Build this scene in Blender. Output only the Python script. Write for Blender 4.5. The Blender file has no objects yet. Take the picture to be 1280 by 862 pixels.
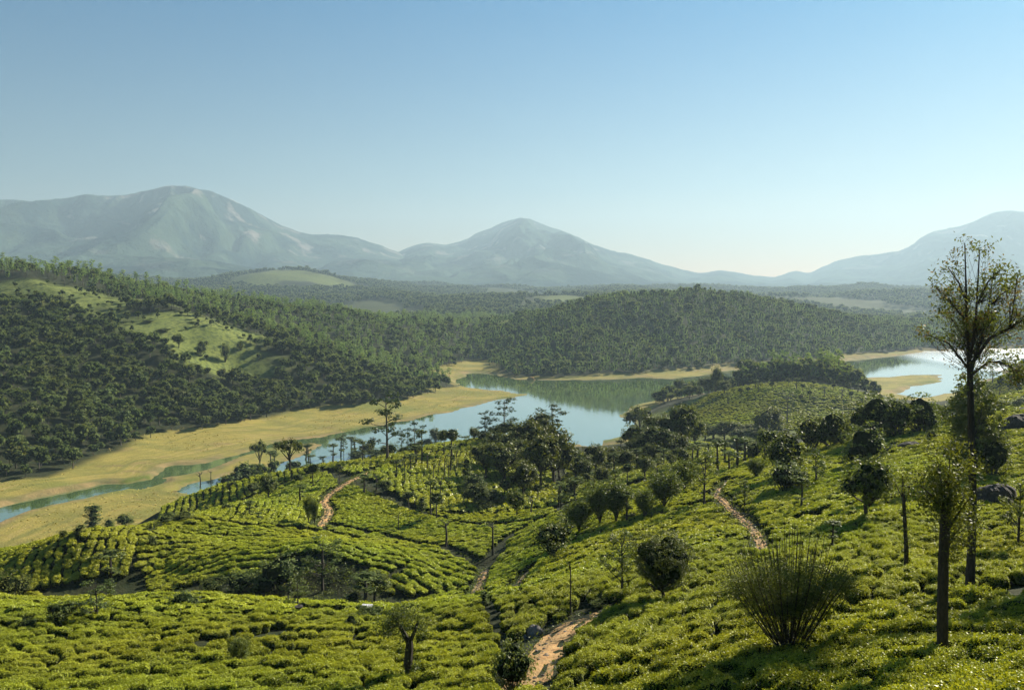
import bpy, math, random
import numpy as np
from mathutils import Vector, Matrix

SEED = 7
rng = np.random.default_rng(SEED)
random.seed(SEED)
sc = bpy.context.scene
C = sc.collection
R = math.radians

# ------------------------------------------------------------ camera
CAM_H = 80.0
FPX = 995.0                      # focal length in photo pixels (1280 wide)
PITCH = math.atan(71 / FPX)
cam_d = bpy.data.cameras.new("camera")
cam_d.sensor_width = 36.0
cam_d.lens = FPX / 1280 * 36.0
cam_d.clip_start = 0.5
cam_d.clip_end = 80000
cam = bpy.data.objects.new("camera", cam_d)
C.objects.link(cam)
cam.location = (0, 0, CAM_H)
cam.rotation_euler = (math.pi / 2 - PITCH, 0, 0)
sc.camera = cam

# ------------------------------------------------------------ sky, sun, exposure
SUN_AZ = 47.0      # degrees to the right of the view direction (+Y)
SUN_EL = 30.0
w = bpy.data.worlds.new("World")
sc.world = w
w.use_nodes = True
nt = w.node_tree
nt.nodes.clear()
sky = nt.nodes.new("ShaderNodeTexSky")
sky.sky_type = 'NISHITA'
sky.sun_disc = False
sky.sun_elevation = R(SUN_EL)
sky.sun_rotation = R(SUN_AZ)
sky.altitude = 0
sky.air_density = 1.0
sky.dust_density = 0.25
sky.ozone_density = 2.0
bg = nt.nodes.new("ShaderNodeBackground")
bg.inputs[1].default_value = 0.051
out = nt.nodes.new("ShaderNodeOutputWorld")
tint = nt.nodes.new("ShaderNodeMix")       # white balance of the picture
tint.data_type = 'RGBA'; tint.blend_type = 'MULTIPLY'; tint.inputs[0].default_value = 1.0
tc = nt.nodes.new("ShaderNodeTexCoord")
sx = nt.nodes.new("ShaderNodeSeparateXYZ"); nt.links.new(tc.outputs['Generated'], sx.inputs[0])
rp = nt.nodes.new("ShaderNodeValToRGB"); nt.links.new(sx.outputs[2], rp.inputs[0])
el = rp.color_ramp.elements
el[0].position = 0.0; el[0].color = (1.0, 0.62, 0.34, 1)
el[1].position = 0.34; el[1].color = (0.05, 0.42, 0.58, 1)
e3 = el.new(1.0); e3.color = (0.20, 0.52, 0.70, 1)
e2 = el.new(0.12); e2.color = (0.44, 0.50, 0.48, 1)
nt.links.new(rp.outputs[0], tint.inputs[7])
nt.links.new(sky.outputs[0], tint.inputs[6])
nt.links.new(tint.outputs[2], bg.inputs[0])
nt.links.new(bg.outputs[0], out.inputs[0])

sun_d = bpy.data.lights.new("sun", 'SUN')
sun_d.energy = 5.0
sun_d.angle = R(0.5)
sun_d.color = (1.0, 0.90, 0.74)
sun = bpy.data.objects.new("sun", sun_d)
C.objects.link(sun)
sdir = Vector((math.sin(R(SUN_AZ)) * math.cos(R(SUN_EL)), math.cos(R(SUN_AZ)) * math.cos(R(SUN_EL)), math.sin(R(SUN_EL))))
sun.rotation_euler = sdir.to_track_quat('Z', 'Y').to_euler()
sun.location = (200, 200, 300)

sc.view_settings.view_transform = 'Standard'
sc.view_settings.look = 'None'
sc.view_settings.exposure = 1.68
sc.view_settings.gamma = 1.0
sc.render.engine = 'CYCLES'
sc.cycles.max_bounces = 6
sc.cycles.diffuse_bounces = 2
sc.cycles.glossy_bounces = 2
sc.cycles.transmission_bounces = 3
sc.cycles.transparent_max_bounces = 4
sc.cycles.volume_bounces = 2
sc.cycles.use_adaptive_sampling = True
sc.cycles.adaptive_threshold = 0.02
sc.cycles.use_denoising = True
sc.cycles.caustics_reflective = False
sc.cycles.caustics_refractive = False

# ------------------------------------------------------------ helpers
def ray(u, v):
    """direction of the line of sight with dy == 1"""
    cp, sp = math.cos(PITCH), math.sin(PITCH)
    x = u - 640.0
    k = v - 431.0
    dy = FPX * cp - k * sp
    dz = -FPX * sp - k * cp
    return x / dy, dz / dy

def project(x, y, z):
    cp, sp = math.cos(PITCH), math.sin(PITCH)
    z = z - CAM_H
    d = y * cp - z * sp
    up = y * sp + z * cp
    return 640 + FPX * x / d, 431 - FPX * up / d

def tag(o, label=None, cat=None, group=None, kind=None):
    if label: o['label'] = label
    if cat: o['category'] = cat
    if group: o['group'] = group
    if kind: o['kind'] = kind
    return o

def mesh_np(name, verts, faces, mats=(), mat_idx=None, smooth=False):
    """faces: (n,3) or (n,4) int array, or a list of such arrays"""
    me = bpy.data.meshes.new(name)
    if isinstance(faces, np.ndarray):
        faces = [faces]
    verts = np.asarray(verts, dtype=np.float32)
    me.vertices.add(len(verts))
    me.vertices.foreach_set("co", verts.ravel())
    loops = np.concatenate([f.ravel() for f in faces]).astype(np.int32)
    sizes = np.concatenate([np.full(len(f), f.shape[1]) for f in faces]).astype(np.int32)
    starts = np.concatenate([[0], np.cumsum(sizes)[:-1]]).astype(np.int32)
    me.loops.add(len(loops))
    me.loops.foreach_set("vertex_index", loops)
    me.polygons.add(len(sizes))
    me.polygons.foreach_set("loop_start", starts)
    for m in mats:
        me.materials.append(m)
    if mat_idx is not None:
        me.polygons.foreach_set("material_index", np.asarray(mat_idx, dtype=np.int32))
    me.polygons.foreach_set("use_smooth", np.full(len(sizes), smooth))
    me.update(calc_edges=True)
    return me

def link(name, me, parent=None, loc=None, rz=0, s=1):
    o = bpy.data.objects.new(name, me)
    C.objects.link(o)
    if parent: o.parent = parent
    if loc is not None: o.location = loc
    o.rotation_euler[2] = rz
    if s != 1: o.scale = (s, s, s) if not hasattr(s, '__len__') else s
    return o

# ------------------------------------------------------------ value noise (numpy)
def _hash(ix, iy, seed):
    h = (ix.astype(np.int64) * 374761393 + iy.astype(np.int64) * 668265263 + seed * 974711) & 0xffffffff
    h = ((h ^ (h >> 13)) * 1274126177) & 0xffffffff
    return ((h ^ (h >> 16)) & 0xffffff) / float(0xffffff)

def vnoise(x, y, seed=0):
    ix = np.floor(x); iy = np.floor(y)
    fx = x - ix; fy = y - iy
    fx = fx * fx * (3 - 2 * fx); fy = fy * fy * (3 - 2 * fy)
    a = _hash(ix, iy, seed); b = _hash(ix + 1, iy, seed)
    c = _hash(ix, iy + 1, seed); d = _hash(ix + 1, iy + 1, seed)
    return (a * (1 - fx) + b * fx) * (1 - fy) + (c * (1 - fx) + d * fx) * fy

def fbm(x, y, octs=4, seed=0, gain=0.5):
    s = 0; a = 1; t = 0
    for k in range(octs):
        s = s + a * vnoise(x * 2 ** k + 17.3 * k, y * 2 ** k - 9.1 * k, seed + k)
        t += a; a *= gain
    return s / t            # 0..1

# ------------------------------------------------------------ terrain heights
# control points: (u, v, Y) = photo column, row, distance of the ground seen there
CP_UVY = [
 (1280,862,21),(1000,862,23),(1180,822,24.5),(1280,800,27),(1000,800,29),(1213,742,36),(1280,700,45),(1000,715,43),
 (1100,650,62),(1280,640,62),(1280,600,76),(1100,600,82),(1280,560,95),(1160,530,125),(1280,531,120),(1070,545,150),(1010,555,168),
 (940,567,188),(1000,600,100),(900,640,85),(940,665,72),(905,605,112),(885,585,160),
 (830,757,48),(700,800,42),(660,862,33),(500,862,36),(300,862,39),(100,862,42),(0,862,43),(860,700,62),(780,742,52),(700,740,56),
 (600,752,64),(600,800,50),(400,800,52),(200,800,54),(0,800,56),(0,755,70),(100,750,74),(200,748,76),(300,750,76),(400,765,68),(500,768,70),(560,750,80),
 (600,712,106),(600,732,90),(640,730,82),(700,690,84),(700,650,108),(760,640,110),(800,655,92),(800,620,125),(640,685,110),(620,660,128),
 (850,600,150),(920,580,165),(640,640,150),(640,622,168),(590,625,165),(560,640,150),(520,600,180),(455,597,176),(440,612,168),
 (700,622,148),(700,602,178),(650,602,190),(760,592,185),(700,582,205),(640,578,215),(820,577,200),(880,549,240),
 (540,559,226),(640,549,236),(480,577,210),(400,590,196),(350,604,188),
 (250,645,194),(255,612,205),(200,662,187),(205,632,196),(330,597,200),(400,583,213),
 (100,673,108.2),(50,690,107),(185,665,114),(300,628,149),(100,700,105.2),(100,731,102.3),(50,733,102),(200,698,108.5),(200,726,104),(0,714,105.5),(0,738,101.8),(150,730,103),(-150,740,106),(150,670,119),(240,648,127),(150,700,106),(150,668,111.5),
 (400,742,98.7),(400,715,101),(400,689,103.6),(300,693,104.6),(300,712,102),(200,729,103),(300,735,99),(500,702,103.8),(560,722,101.5),(480,744,96.5),(530,712,102.5),(560,740,95),(345,740,98),
 (400,670,126),(300,680,116),(500,672,130),(250,670,120),(300,652,134),(350,632,152),(420,622,163),(420,640,150),(470,650,146),(540,668,132),
 # far bank hill 2 and right hill
 (900,541,350),(900,512,420),(960,484,450),(960,520,390),(1040,487,455),(1085,497,440),(880,497,470),(830,507,482),
 (1280,457,420),(1235,478,430),(1280,500,260),(1240,507,280),(1210,508,300),
 # central forest hill (ground level)
 (640,400,1030),(700,390,990),(760,378,960),(870,366,960),(950,380,980),(1050,398,1060),(1140,412,1130),(1165,428,1090),
 (870,420,840),(870,392,900),(760,430,800),(960,420,880),(1080,428,1010),(700,430,800),(800,405,880),
 # left forest hill
 (0,500,400),(0,420,500),(0,368,620),(0,341,700),(100,350,680),(200,402,560),(200,432,520),(330,432,560),(260,408,565),(330,418,600),(200,372,680),(300,388,760),
 (400,395,850),(500,400,1000),(550,398,1100),(620,402,1300),(400,440,700),(480,450,760),(100,480,450),(200,480,480),(300,470,540),(600,430,1100),(560,415,1050),
 (100,420,520),(100,385,600),(-200,330,700),(-200,420,480),
 # far country
 (380,341,2900),(330,352,2700),(430,352,2800),(290,366,2600),(470,368,2700),(700,374,2000),(655,384,1800),(745,384,1900),(1000,372,2700),(1150,368,2700),(1280,372,2600),
 (1280,398,1700),(1200,404,1900),(900,376,2500),(600,378,2500),(530,376,2600),(1100,392,2000),(1000,390,1900),
]
# (u, v, z): ground of known height
CP_UVZ = [
 (0,700,1.5),(50,680,1.5),(100,650,1.2),(150,630,1.2),(200,606,1.2),(20,615,1.2),(60,603,2),(100,582,1.5),(140,567,2),(170,572,1.4),(200,550,2.2),(250,547,1.6),
 (330,535,1.8),(330,527,2.4),(400,514,2.4),(450,512,1.8),(560,489,2.2),(560,500,1.4),(640,492,1.2),(350,560,1),(200,592,1),(300,577,1),(10,640,1.2),
 (720,561,.8),(770,549,.8),(800,520,1),(786,516,.6),(830,526,4),(560,466,2),(590,455,2),(550,472,2.5),(618,452,2),
 (615,466,1),(700,468,2),(800,466,2),(850,467,1.2),(920,459,1.2),(1000,452,1.5),(1060,446,1.5),(1110,443,1.5),(1165,437,1.5),
 (1060,480,1),(1120,474,1),(1160,470,.8),(1100,500,2),(1180,503,5),(1150,500,3),
 (700,520,-2),(650,480,-2),(850,485,-2),(760,500,-2),(1150,455,-2),(1230,450,-2),(500,540,-1.5),(1100,458,-2),
]
# (u, Y, z)
CP_UYZ = [
 (640,3,77.8),(-400,4,77),(1700,4,78),(640,8,73.5),(0,10,70),(1280,9,74.5),(640,16,68),(0,20,66),(1280,14,72),(-600,20,68),(-600,60,58),(1900,20,76),(-300,90,46),(-300,150,30),
 (1900,60,76),(1900,120,74),(1600,150,68),(1800,300,70),(1600,420,62),(1900,600,70),(1800,1200,60),
 (640,320,4),(560,300,6),(540,262,26),(640,275,24),(720,260,26),(480,300,3),(400,255,14),(390,290,1.5),(300,262,6),(210,240,6),(180,215,16),(100,180,17),(100,225,3),(0,160,19),(0,205,3),(-200,210,4),(-400,240,6),
 (820,260,24),(850,320,10),(760,280,14),(720,330,5),(900,300,14),(960,240,26),(960,330,15),(1040,230,32),(1100,200,38),(1160,180,46),(1160,260,28),(1100,330,14),(1040,330,16),(1160,400,8),(1280,180,50),(1400,180,60),
 (1000,520,20),(1050,530,16),(930,530,14),(1000,600,2),(900,580,1),(1100,560,3),(1280,520,8),(1350,500,30),(1200,480,6),
 (0,1200,60),(200,1200,40),(400,1300,20),(600,1600,20),(800,1500,25),(870,1700,20),(1000,1500,20),(1150,1450,15),(1280,1200,10),(1280,1400,20),
 (1200,860,-1),(1280,760,-1),(1400,800,5),(-300,1000,90),(-300,600,60),(-300,330,4),(0,2000,30),
 (0,2700,110),(640,3300,60),(0,4500,90),(640,4500,60),(1280,4500,60),(1900,4500,60),(-600,4500,90),(1900,2500,60),
]
LN = math.log
def build_tps():
    P = []; Z = []
    for u, v, Y in CP_UVY:
        a, t = ray(u, v); P.append((a, LN(Y))); Z.append(CAM_H + t * Y)
    for u, v, z in CP_UVZ:
        a, t = ray(u, v); Y = (z - CAM_H) / t; P.append((a, LN(Y))); Z.append(z)
    for u, Y, z in CP_UYZ:
        P.append(((u - 640) / FPX, LN(Y))); Z.append(z)
    return np.array(P), np.array(Z)

CPP, CPZ = build_tps()
def solve_tps():
    n = len(CPP)
    d = np.sqrt(((CPP[:, None] - CPP[None]) ** 2).sum(-1))
    A = np.zeros((n + 3, n + 3))
    A[:n, :n] = d - 0.002 * np.eye(n)
    A[:n, n] = 1; A[:n, n + 1:] = CPP
    A[n:, :n] = A[:n, n:].T
    b = np.zeros(n + 3); b[:n] = CPZ
    return np.linalg.solve(A, b)
TW = solve_tps()

A0, A1, NA = -1.45, 1.45, 415
L0, L1, NL = LN(3.0), LN(4600.0), 1050
ga = np.linspace(A0, A1, NA)
gl = np.linspace(L0, L1, NL)
GA, GL = np.meshgrid(ga, gl, indexing='xy')          # shape (NL, NA)
GY = np.exp(GL); GX = GA * GY

def eval_tps(a, l):
    o = np.zeros(a.size); af = a.ravel(); lf = l.ravel()
    for s in range(0, af.size, 60000):
        q = np.stack([af[s:s + 60000], lf[s:s + 60000]], 1)
        d = np.sqrt((q[:, 0:1] - CPP[None, :, 0]) ** 2 + (q[:, 1:2] - CPP[None, :, 1]) ** 2)
        o[s:s + 60000] = d @ TW[:len(CPP)] + TW[len(CPP)] + q @ TW[len(CPP) + 1:]
    return o.reshape(a.shape)

def blur(z, n):
    for _ in range(n):
        p = np.pad(z, 1, mode='edge')
        z = (p[:-2, 1:-1] + p[2:, 1:-1] + p[1:-1, :-2] + p[1:-1, 2:] + 2 * p[1:-1, 1:-1]) / 6
    return z
# coarse evaluation, then upsample
ca = np.linspace(A0, A1, 208); cl = np.linspace(L0, L1, 525)
CA, CLm = np.meshgrid(ca, cl)
cz = blur(eval_tps(CA, CLm), 1)
def bil(z, ax, ay, x, y):
    fx = np.clip((x - ax[0]) / (ax[1] - ax[0]), 0, len(ax) - 1.001)
    fy = np.clip((y - ay[0]) / (ay[1] - ay[0]), 0, len(ay) - 1.001)
    ix = fx.astype(int); iy = fy.astype(int); fx = fx - ix; fy = fy - iy
    return (z[iy, ix] * (1 - fx) + z[iy, ix + 1] * fx) * (1 - fy) + (z[iy + 1, ix] * (1 - fx) + z[iy + 1, ix + 1] * fx) * fy
GZ = blur(bil(cz, ca, cl, GA, GL), 2)

# ------------------------------------------------------------ lake outline (photo pixels on the water plane -> metres)
def uv_world(pts, z=0.0):
    r = []
    for u, v in pts:
        a, t = ray(u, v); Y = (z - CAM_H) / t; r.append((a * Y, Y))
    return np.array(r)
WATER = [
 # main lake
 [(420,600),(385,588),(330,592),(250,618),(225,612),(250,600),(330,588),(375,572),(405,558),(386,556),(340,560),(300,570),(262,586),
  (240,592),(200,598),(175,603),(215,582),(250,578),(300,566),(340,555),(400,546),(430,538),(480,530),(530,520),(580,508),(640,497),(662,492),(600,486),
  (575,484),(572,476),(580,468),(600,465),(618,467),(640,474),(700,475),(760,474),(800,472),(840,474),(880,470),(905,463),(925,460),(960,457),(1020,454),(1050,450),
  (1090,447),(1120,445),(1170,438),(1200,437),(1290,434),(1480,432),(1480,455),(1300,452),(1260,462),(1225,480),(1200,492),(1150,498),(1120,492),(1140,484),(1165,477),(1175,468),(1140,468),
  (1090,472),(1060,474),(1040,468),(980,480),(880,492),(830,500),(790,508),(774,519),(800,527),(800,540),(778,547),(756,549),(752,558),(735,558),(710,552),(700,560),(690,580),(600,585),(500,600)],
 # shallow pool on the left
 [(160,612),(161,603),(190,599),(215,597),(222,601),(200,607),(180,612)],
 # left creek
 [(-160,720),(0,656),(40,640),(100,626),(160,613),(165,605),(120,606),(60,618),(0,636),(-100,665),(-260,700)],
]
WATER = [uv_world(p) for p in WATER]
def poly_sd(poly, x, y):
    """signed distance, negative inside"""
    sh = x.shape; x = x.ravel(); y = y.ravel()
    d = np.full(x.size, 1e12); ins = np.zeros(x.size, bool)
    n = len(poly)
    for i in range(n):
        x1, y1 = poly[i]; x2, y2 = poly[(i + 1) % n]
        ex, ey = x2 - x1, y2 - y1
        t = np.clip(((x - x1) * ex + (y - y1) * ey) / (ex * ex + ey * ey + 1e-9), 0, 1)
        d = np.minimum(d, (x - x1 - t * ex) ** 2 + (y - y1 - t * ey) ** 2)
        c = ((y1 > y) != (y2 > y)) & (x < (x2 - x1) * (y - y1) / (y2 - y1 + 1e-12) + x1)
        ins ^= c
    d = np.sqrt(d); d[ins] *= -1
    return d.reshape(sh)
def water_sd(x, y):
    wx = (fbm(x / 23, y / 40, 3, 5) - .5) * (7 + .012 * y)
    wy = (fbm(x / 23 + 50, y / 40, 3, 6) - .5) * (14 + .02 * y)
    s = None
    for p in WATER:
        d = poly_sd(p, x + wx, y + wy)
        s = d if s is None else np.minimum(s, d)
    return s
band = (GY > 170) & (GY < 1500)
SD = np.full(GZ.shape, 400.0)
SD[band] = water_sd(GX[band], GY[band])
amp = np.clip(GZ, 0, 30) / 30
noise = (fbm(GX / 14, GY / 14, 4, 11) - .5) * 1.6 + (fbm(GX / 60, GY / 60, 3, 15) - .5) * 5 * np.clip((GY - 250) / 300, 0, 1)
GZ = GZ + noise * np.clip(amp, .04, 1) * np.clip(GY / 80, .25, 1)
midh = np.clip((GY - 420) / 200, 0, 1) * np.clip((1500 - GY) / 300, 0, 1) * np.clip((GZ - 4) / 25, 0, 1)
GZ = GZ + midh * ((1 - np.abs(2 * fbm(GX / 150, GY / 170, 3, 35) - 1)) - .75) * 22
far = np.clip((GY - 1300) / 1200, 0, 1)
GZ = GZ + far * (fbm(GX / 420, GY / 420, 4, 31) - .5) * 90
land = np.clip(GZ, np.minimum(.12 + .03 * SD, 1.0), .15 + .45 * np.maximum(SD, 0))
wet = -np.minimum(3.0, .1 + .06 * -SD)
GZ = np.where(SD > 0, np.where(SD < 300, land, np.maximum(GZ, 1.0)), wet)

def ground(x, y):
    y = np.maximum(np.asarray(y, float), 3.01); x = np.asarray(x, float)
    return bil(GZ, ga, gl, x / y, np.log(y))
_hl = np.linspace(LN(6), LN(4500), 3000); _hy = np.exp(_hl)
def hit(u, v):
    """first ground point on the line of sight through photo pixel (u, v)"""
    a, t = ray(u, v)
    zr = CAM_H + t * _hy
    zg = ground(a * _hy, _hy)
    k = np.nonzero(zg >= zr)[0]
    i = k[0] if len(k) else len(_hy) - 1
    Y = _hy[i]
    if i > 0:
        d0 = zr[i - 1] - zg[i - 1]; d1 = zr[i] - zg[i]
        f = d0 / (d0 - d1) if d0 != d1 else 1
        Y = _hy[i - 1] + (Y - _hy[i - 1]) * min(max(f, 0), 1)
    return np.array([a * Y, Y, float(ground(a * Y, Y))])
def hits(pts):
    return np.array([hit(u, v) for u, v in pts])
def grid_faces(ny, nx):
    i = np.arange((ny - 1) * nx).reshape(ny - 1, nx)[:, :-1].ravel()
    return np.stack([i, i + 1, i + 1 + nx, i + nx], 1)
# ------------------------------------------------------------ materials
def new_mat(name):
    m = bpy.data.materials.new(name); m.use_nodes = True
    m.node_tree.nodes.clear()
    return m, m.node_tree
class NB:
    """small node builder"""
    def __init__(s, nt): s.nt = nt
    def n(s, t, **kw):
        nd = s.nt.nodes.new(t)
        for k, v in kw.items():
            if k.startswith('i_'):
                key = k[2:]; key = int(key) if key.isdigit() else key.replace('_', ' ')
                s.put(nd.inputs[key], v)
            else: setattr(nd, k, v)
        return nd
    def put(s, inp, v):
        if isinstance(v, bpy.types.NodeSocket): s.nt.links.new(v, inp)
        else: inp.default_value = v
    def noise(s, vec, scale, detail=4, rough=.55):
        return s.n('ShaderNodeTexNoise', i_Vector=vec, i_Scale=scale, i_Detail=detail, i_Roughness=rough).outputs[0]
    def ramp(s, f, stops):
        r = s.n('ShaderNodeValToRGB', i_0=f)
        e = r.color_ramp.elements
        while len(e) < len(stops): e.new(.5)
        for q, (p, c) in zip(e, stops):
            q.position = p; q.color = tuple(c) + (1,)
        return r.outputs[0]
    def fr(s, f, a, b, c=0., d=1.):
        return s.n('ShaderNodeMapRange', i_0=f, i_1=a, i_2=b, i_3=c, i_4=d).outputs[0]
    def mix(s, f, a, b, blend='MIX'):
        m = s.n('ShaderNodeMix', data_type='RGBA', blend_type=blend)
        s.put(m.inputs[0], f)
        for i, v in ((6, a), (7, b)):
            if not isinstance(v, bpy.types.NodeSocket): v = tuple(v) + (1,)
            s.put(m.inputs[i], v)
        return m.outputs[2]
    def math(s, op, a, b=0.):
        m = s.n('ShaderNodeMath', operation=op); s.put(m.inputs[0], a); s.put(m.inputs[1], b)
        return m.outputs[0]
    def out(s, sh, disp=None):
        o = s.n('ShaderNodeOutputMaterial'); s.nt.links.new(sh, o.inputs[0])

def leaf_mat(name, dark, light, trans=.4, gloss=.25, rough=.45, patch=0.0):
    m, nt = new_mat(name); b = NB(nt)
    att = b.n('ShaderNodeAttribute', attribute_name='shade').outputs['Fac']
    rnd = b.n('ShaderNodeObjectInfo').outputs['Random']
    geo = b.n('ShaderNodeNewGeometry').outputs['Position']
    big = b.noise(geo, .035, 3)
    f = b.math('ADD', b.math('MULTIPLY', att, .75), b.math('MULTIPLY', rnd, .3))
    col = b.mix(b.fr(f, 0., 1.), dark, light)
    hs = b.n('ShaderNodeHueSaturation', i_Color=col, i_Hue=b.fr(big, .3, .7, .485, .515), i_Value=b.fr(b.noise(geo, .011, 2), .3, .7, .85, 1.15)).outputs[0]
    if patch:
        hs = b.mix(b.fr(b.noise(geo, .06, 2), .55, .75, 0., patch), hs, (.16, .12, .045))
    tcol = b.mix(1., hs, (1.5, 1.35, .5), 'MULTIPLY')
    d = b.n('ShaderNodeBsdfDiffuse', i_Color=hs)
    t = b.n('ShaderNodeBsdfTranslucent', i_Color=tcol)
    g = b.n('ShaderNodeBsdfGlossy', i_Color=(1, 1, 1, 1), i_Roughness=rough)
    s1 = b.n('ShaderNodeMixShader', i_0=trans); nt.links.new(d.outputs[0], s1.inputs[1]); nt.links.new(t.outputs[0], s1.inputs[2])
    fz = b.n('ShaderNodeLayerWeight', i_Blend=.15)
    s2 = b.n('ShaderNodeMixShader', i_0=b.math('MULTIPLY', fz.outputs['Facing'], gloss * .22))
    nt.links.new(s1.outputs[0], s2.inputs[1]); nt.links.new(g.outputs[0], s2.inputs[2])
    b.out(s2.outputs[0])
    return m

def bark_mat(name, c1, c2):
    m, nt = new_mat(name); b = NB(nt)
    tc = b.n('ShaderNodeTexCoord').outputs['Object']
    mp = b.n('ShaderNodeMapping', i_Vector=tc, i_Scale=(6, 6, 1.5)).outputs[0]
    col = b.mix(b.fr(b.noise(mp, 3.), .35, .65), c1, c2)
    bmp = b.n('ShaderNodeBump', i_Height=b.noise(mp, 8.), i_Strength=.6, i_Distance=.04).outputs[0]
    p = b.n('ShaderNodeBsdfPrincipled', i_Base_Color=col, i_Roughness=.9, i_Normal=bmp)
    b.out(p.outputs[0]); return m

def soil_mat(name, c1, c2, c3, sc_=1.2):
    m, nt = new_mat(name); b = NB(nt)
    geo = b.n('ShaderNodeNewGeometry').outputs['Position']
    col = b.mix(b.fr(b.noise(geo, sc_, 6), .35, .65), c1, c2)
    col = b.mix(b.fr(b.noise(geo, sc_ * .25, 4), .5, .7), col, c3)
    h = b.math('ADD', b.noise(geo, 2.5, 6), b.math('MULTIPLY', b.noise(geo, 14., 4), .35))
    bmp = b.n('ShaderNodeBump', i_Height=h, i_Strength=.9, i_Distance=.18).outputs[0]
    p = b.n('ShaderNodeBsdfPrincipled', i_Base_Color=col, i_Roughness=.95, i_Normal=bmp)
    b.out(p.outputs[0]); return m

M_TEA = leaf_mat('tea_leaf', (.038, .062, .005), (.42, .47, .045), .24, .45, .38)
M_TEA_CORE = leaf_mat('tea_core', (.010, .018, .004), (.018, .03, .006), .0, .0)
M_FOREST = leaf_mat('forest_leaf', (.035, .062, .020), (.17, .22, .07), .36, .25, patch=.35)
M_PLANT = leaf_mat('plantation_leaf', (.06, .125, .045), (.22, .31, .11), .40, .25)
M_DARK = leaf_mat('dark_leaf', (.03, .046, .012), (.14, .17, .035), .3, .4)
M_OAK = leaf_mat('silver_oak_leaf', (.032, .054, .016), (.15, .19, .05), .32, .4)
M_EUC = leaf_mat('eucalyptus_leaf', (.02, .04, .02), (.06, .09, .042), .3, .4)
M_RUST = leaf_mat('rusty_leaf', (.05, .055, .02), (.17, .12, .05), .4, .35)
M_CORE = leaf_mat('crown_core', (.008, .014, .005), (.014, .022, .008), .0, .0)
M_BARK = bark_mat('bark', (.035, .028, .02), (.09, .075, .055))
M_BARKD = bark_mat('dark_bark', (.015, .012, .009), (.04, .032, .024))
M_BARKP = bark_mat('pale_bark', (.16, .14, .11), (.30, .27, .22))
M_PATH = soil_mat('path_soil', (.27, .145, .045), (.40, .245, .09), (.13, .11, .035))
M_ROCK = soil_mat('rock', (.10, .09, .075), (.24, .22, .19), (.06, .055, .045), .8)
M_ROCKD = soil_mat('dark_rock', (.022, .020, .016), (.05, .042, .032), (.02, .025, .012), .8)

# ground: colours chosen by vertex weights (cover type), grain by noise
def ground_mat():
    m, nt = new_mat('ground'); b = NB(nt)
    geo = b.n('ShaderNodeNewGeometry').outputs['Position']
    cov = b.n('ShaderNodeAttribute', attribute_name='cover')       # r: dry grass, g: pale clearing, b: wet mud/ shore
    sep = b.n('ShaderNodeSeparateColor', i_0=cov.outputs['Color'])
    n1 = b.noise(geo, .05, 5); n2 = b.noise(geo, .4, 5); n3 = b.noise(geo, .012, 4)
    base = b.mix(b.fr(n2, .35, .65), (.014, .022, .008), (.030, .032, .014))            # litter under bushes and trees
    flat = b.n('ShaderNodeMapping', i_Vector=geo, i_Scale=(.4, 1, 1)).outputs[0]
    ng = b.noise(flat, .03, 6, .6)
    grass = b.ramp(ng, [(.30, (.10, .11, .028)), (.43, (.16, .15, .035)), (.52, (.245, .205, .05)), (.62, (.16, .155, .035)), (.75, (.09, .09, .03))])
    grass = b.mix(b.fr(n2, .3, .7, 0, .35), grass, (.22, .18, .06))
    grass = b.mix(b.fr(b.noise(flat, .11, 5, .7), .56, .70, 0, .8), grass, (.17, .12, .06))
    clear = b.mix(b.fr(n1, .3, .7), (.10, .13, .03), (.17, .195, .05))
    clear = b.mix(b.fr(n2, .45, .62), clear, (.06, .08, .025))
    sdv = b.n('ShaderNodeAttribute', attribute_name='shore_d').outputs['Fac']
    rings = b.noise(b.n('ShaderNodeCombineXYZ', i_0=b.math('ADD', b.math('MULTIPLY', sdv, .22), b.math('MULTIPLY', ng, 2.2)), i_1=b.math('MULTIPLY', n3, 4.)).outputs[0], 1.6, 3)
    grass = b.mix(b.fr(rings, .5, .66, 0, .75), grass, (.12, .125, .035))
    grass = b.mix(b.fr(rings, .40, .30, 0, .6), grass, (.30, .225, .10))
    grass = b.mix(b.math('MULTIPLY', b.fr(sdv, 9., 1.5), b.fr(n1, .35, .6)), grass, (.085, .11, .025))
    grass = b.mix(b.fr(b.noise(flat, .018, 4), .52, .66, 0, .7), grass, (.13, .15, .035))
    mud = b.mix(b.fr(b.noise(flat, .15, 5), .4, .6), (.23, .17, .075), (.13, .12, .05))
    col = b.mix(sep.outputs[0], base, grass)
    col = b.mix(sep.outputs[1], col, clear)
    col = b.mix(sep.outputs[2], col, mud)
    h = b.math('ADD', b.noise(geo, 1.6, 6), b.math('MULTIPLY', n2, 2.))
    bmp = b.n('ShaderNodeBump', i_Height=h, i_Strength=.5, i_Distance=.35).outputs[0]
    p = b.n('ShaderNodeBsdfPrincipled', i_Base_Color=col, i_Roughness=1., i_Normal=bmp)
    p.inputs['Specular IOR Level'].default_value = .1
    b.out(p.outputs[0]); return m
M_GROUND = ground_mat()

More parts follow.
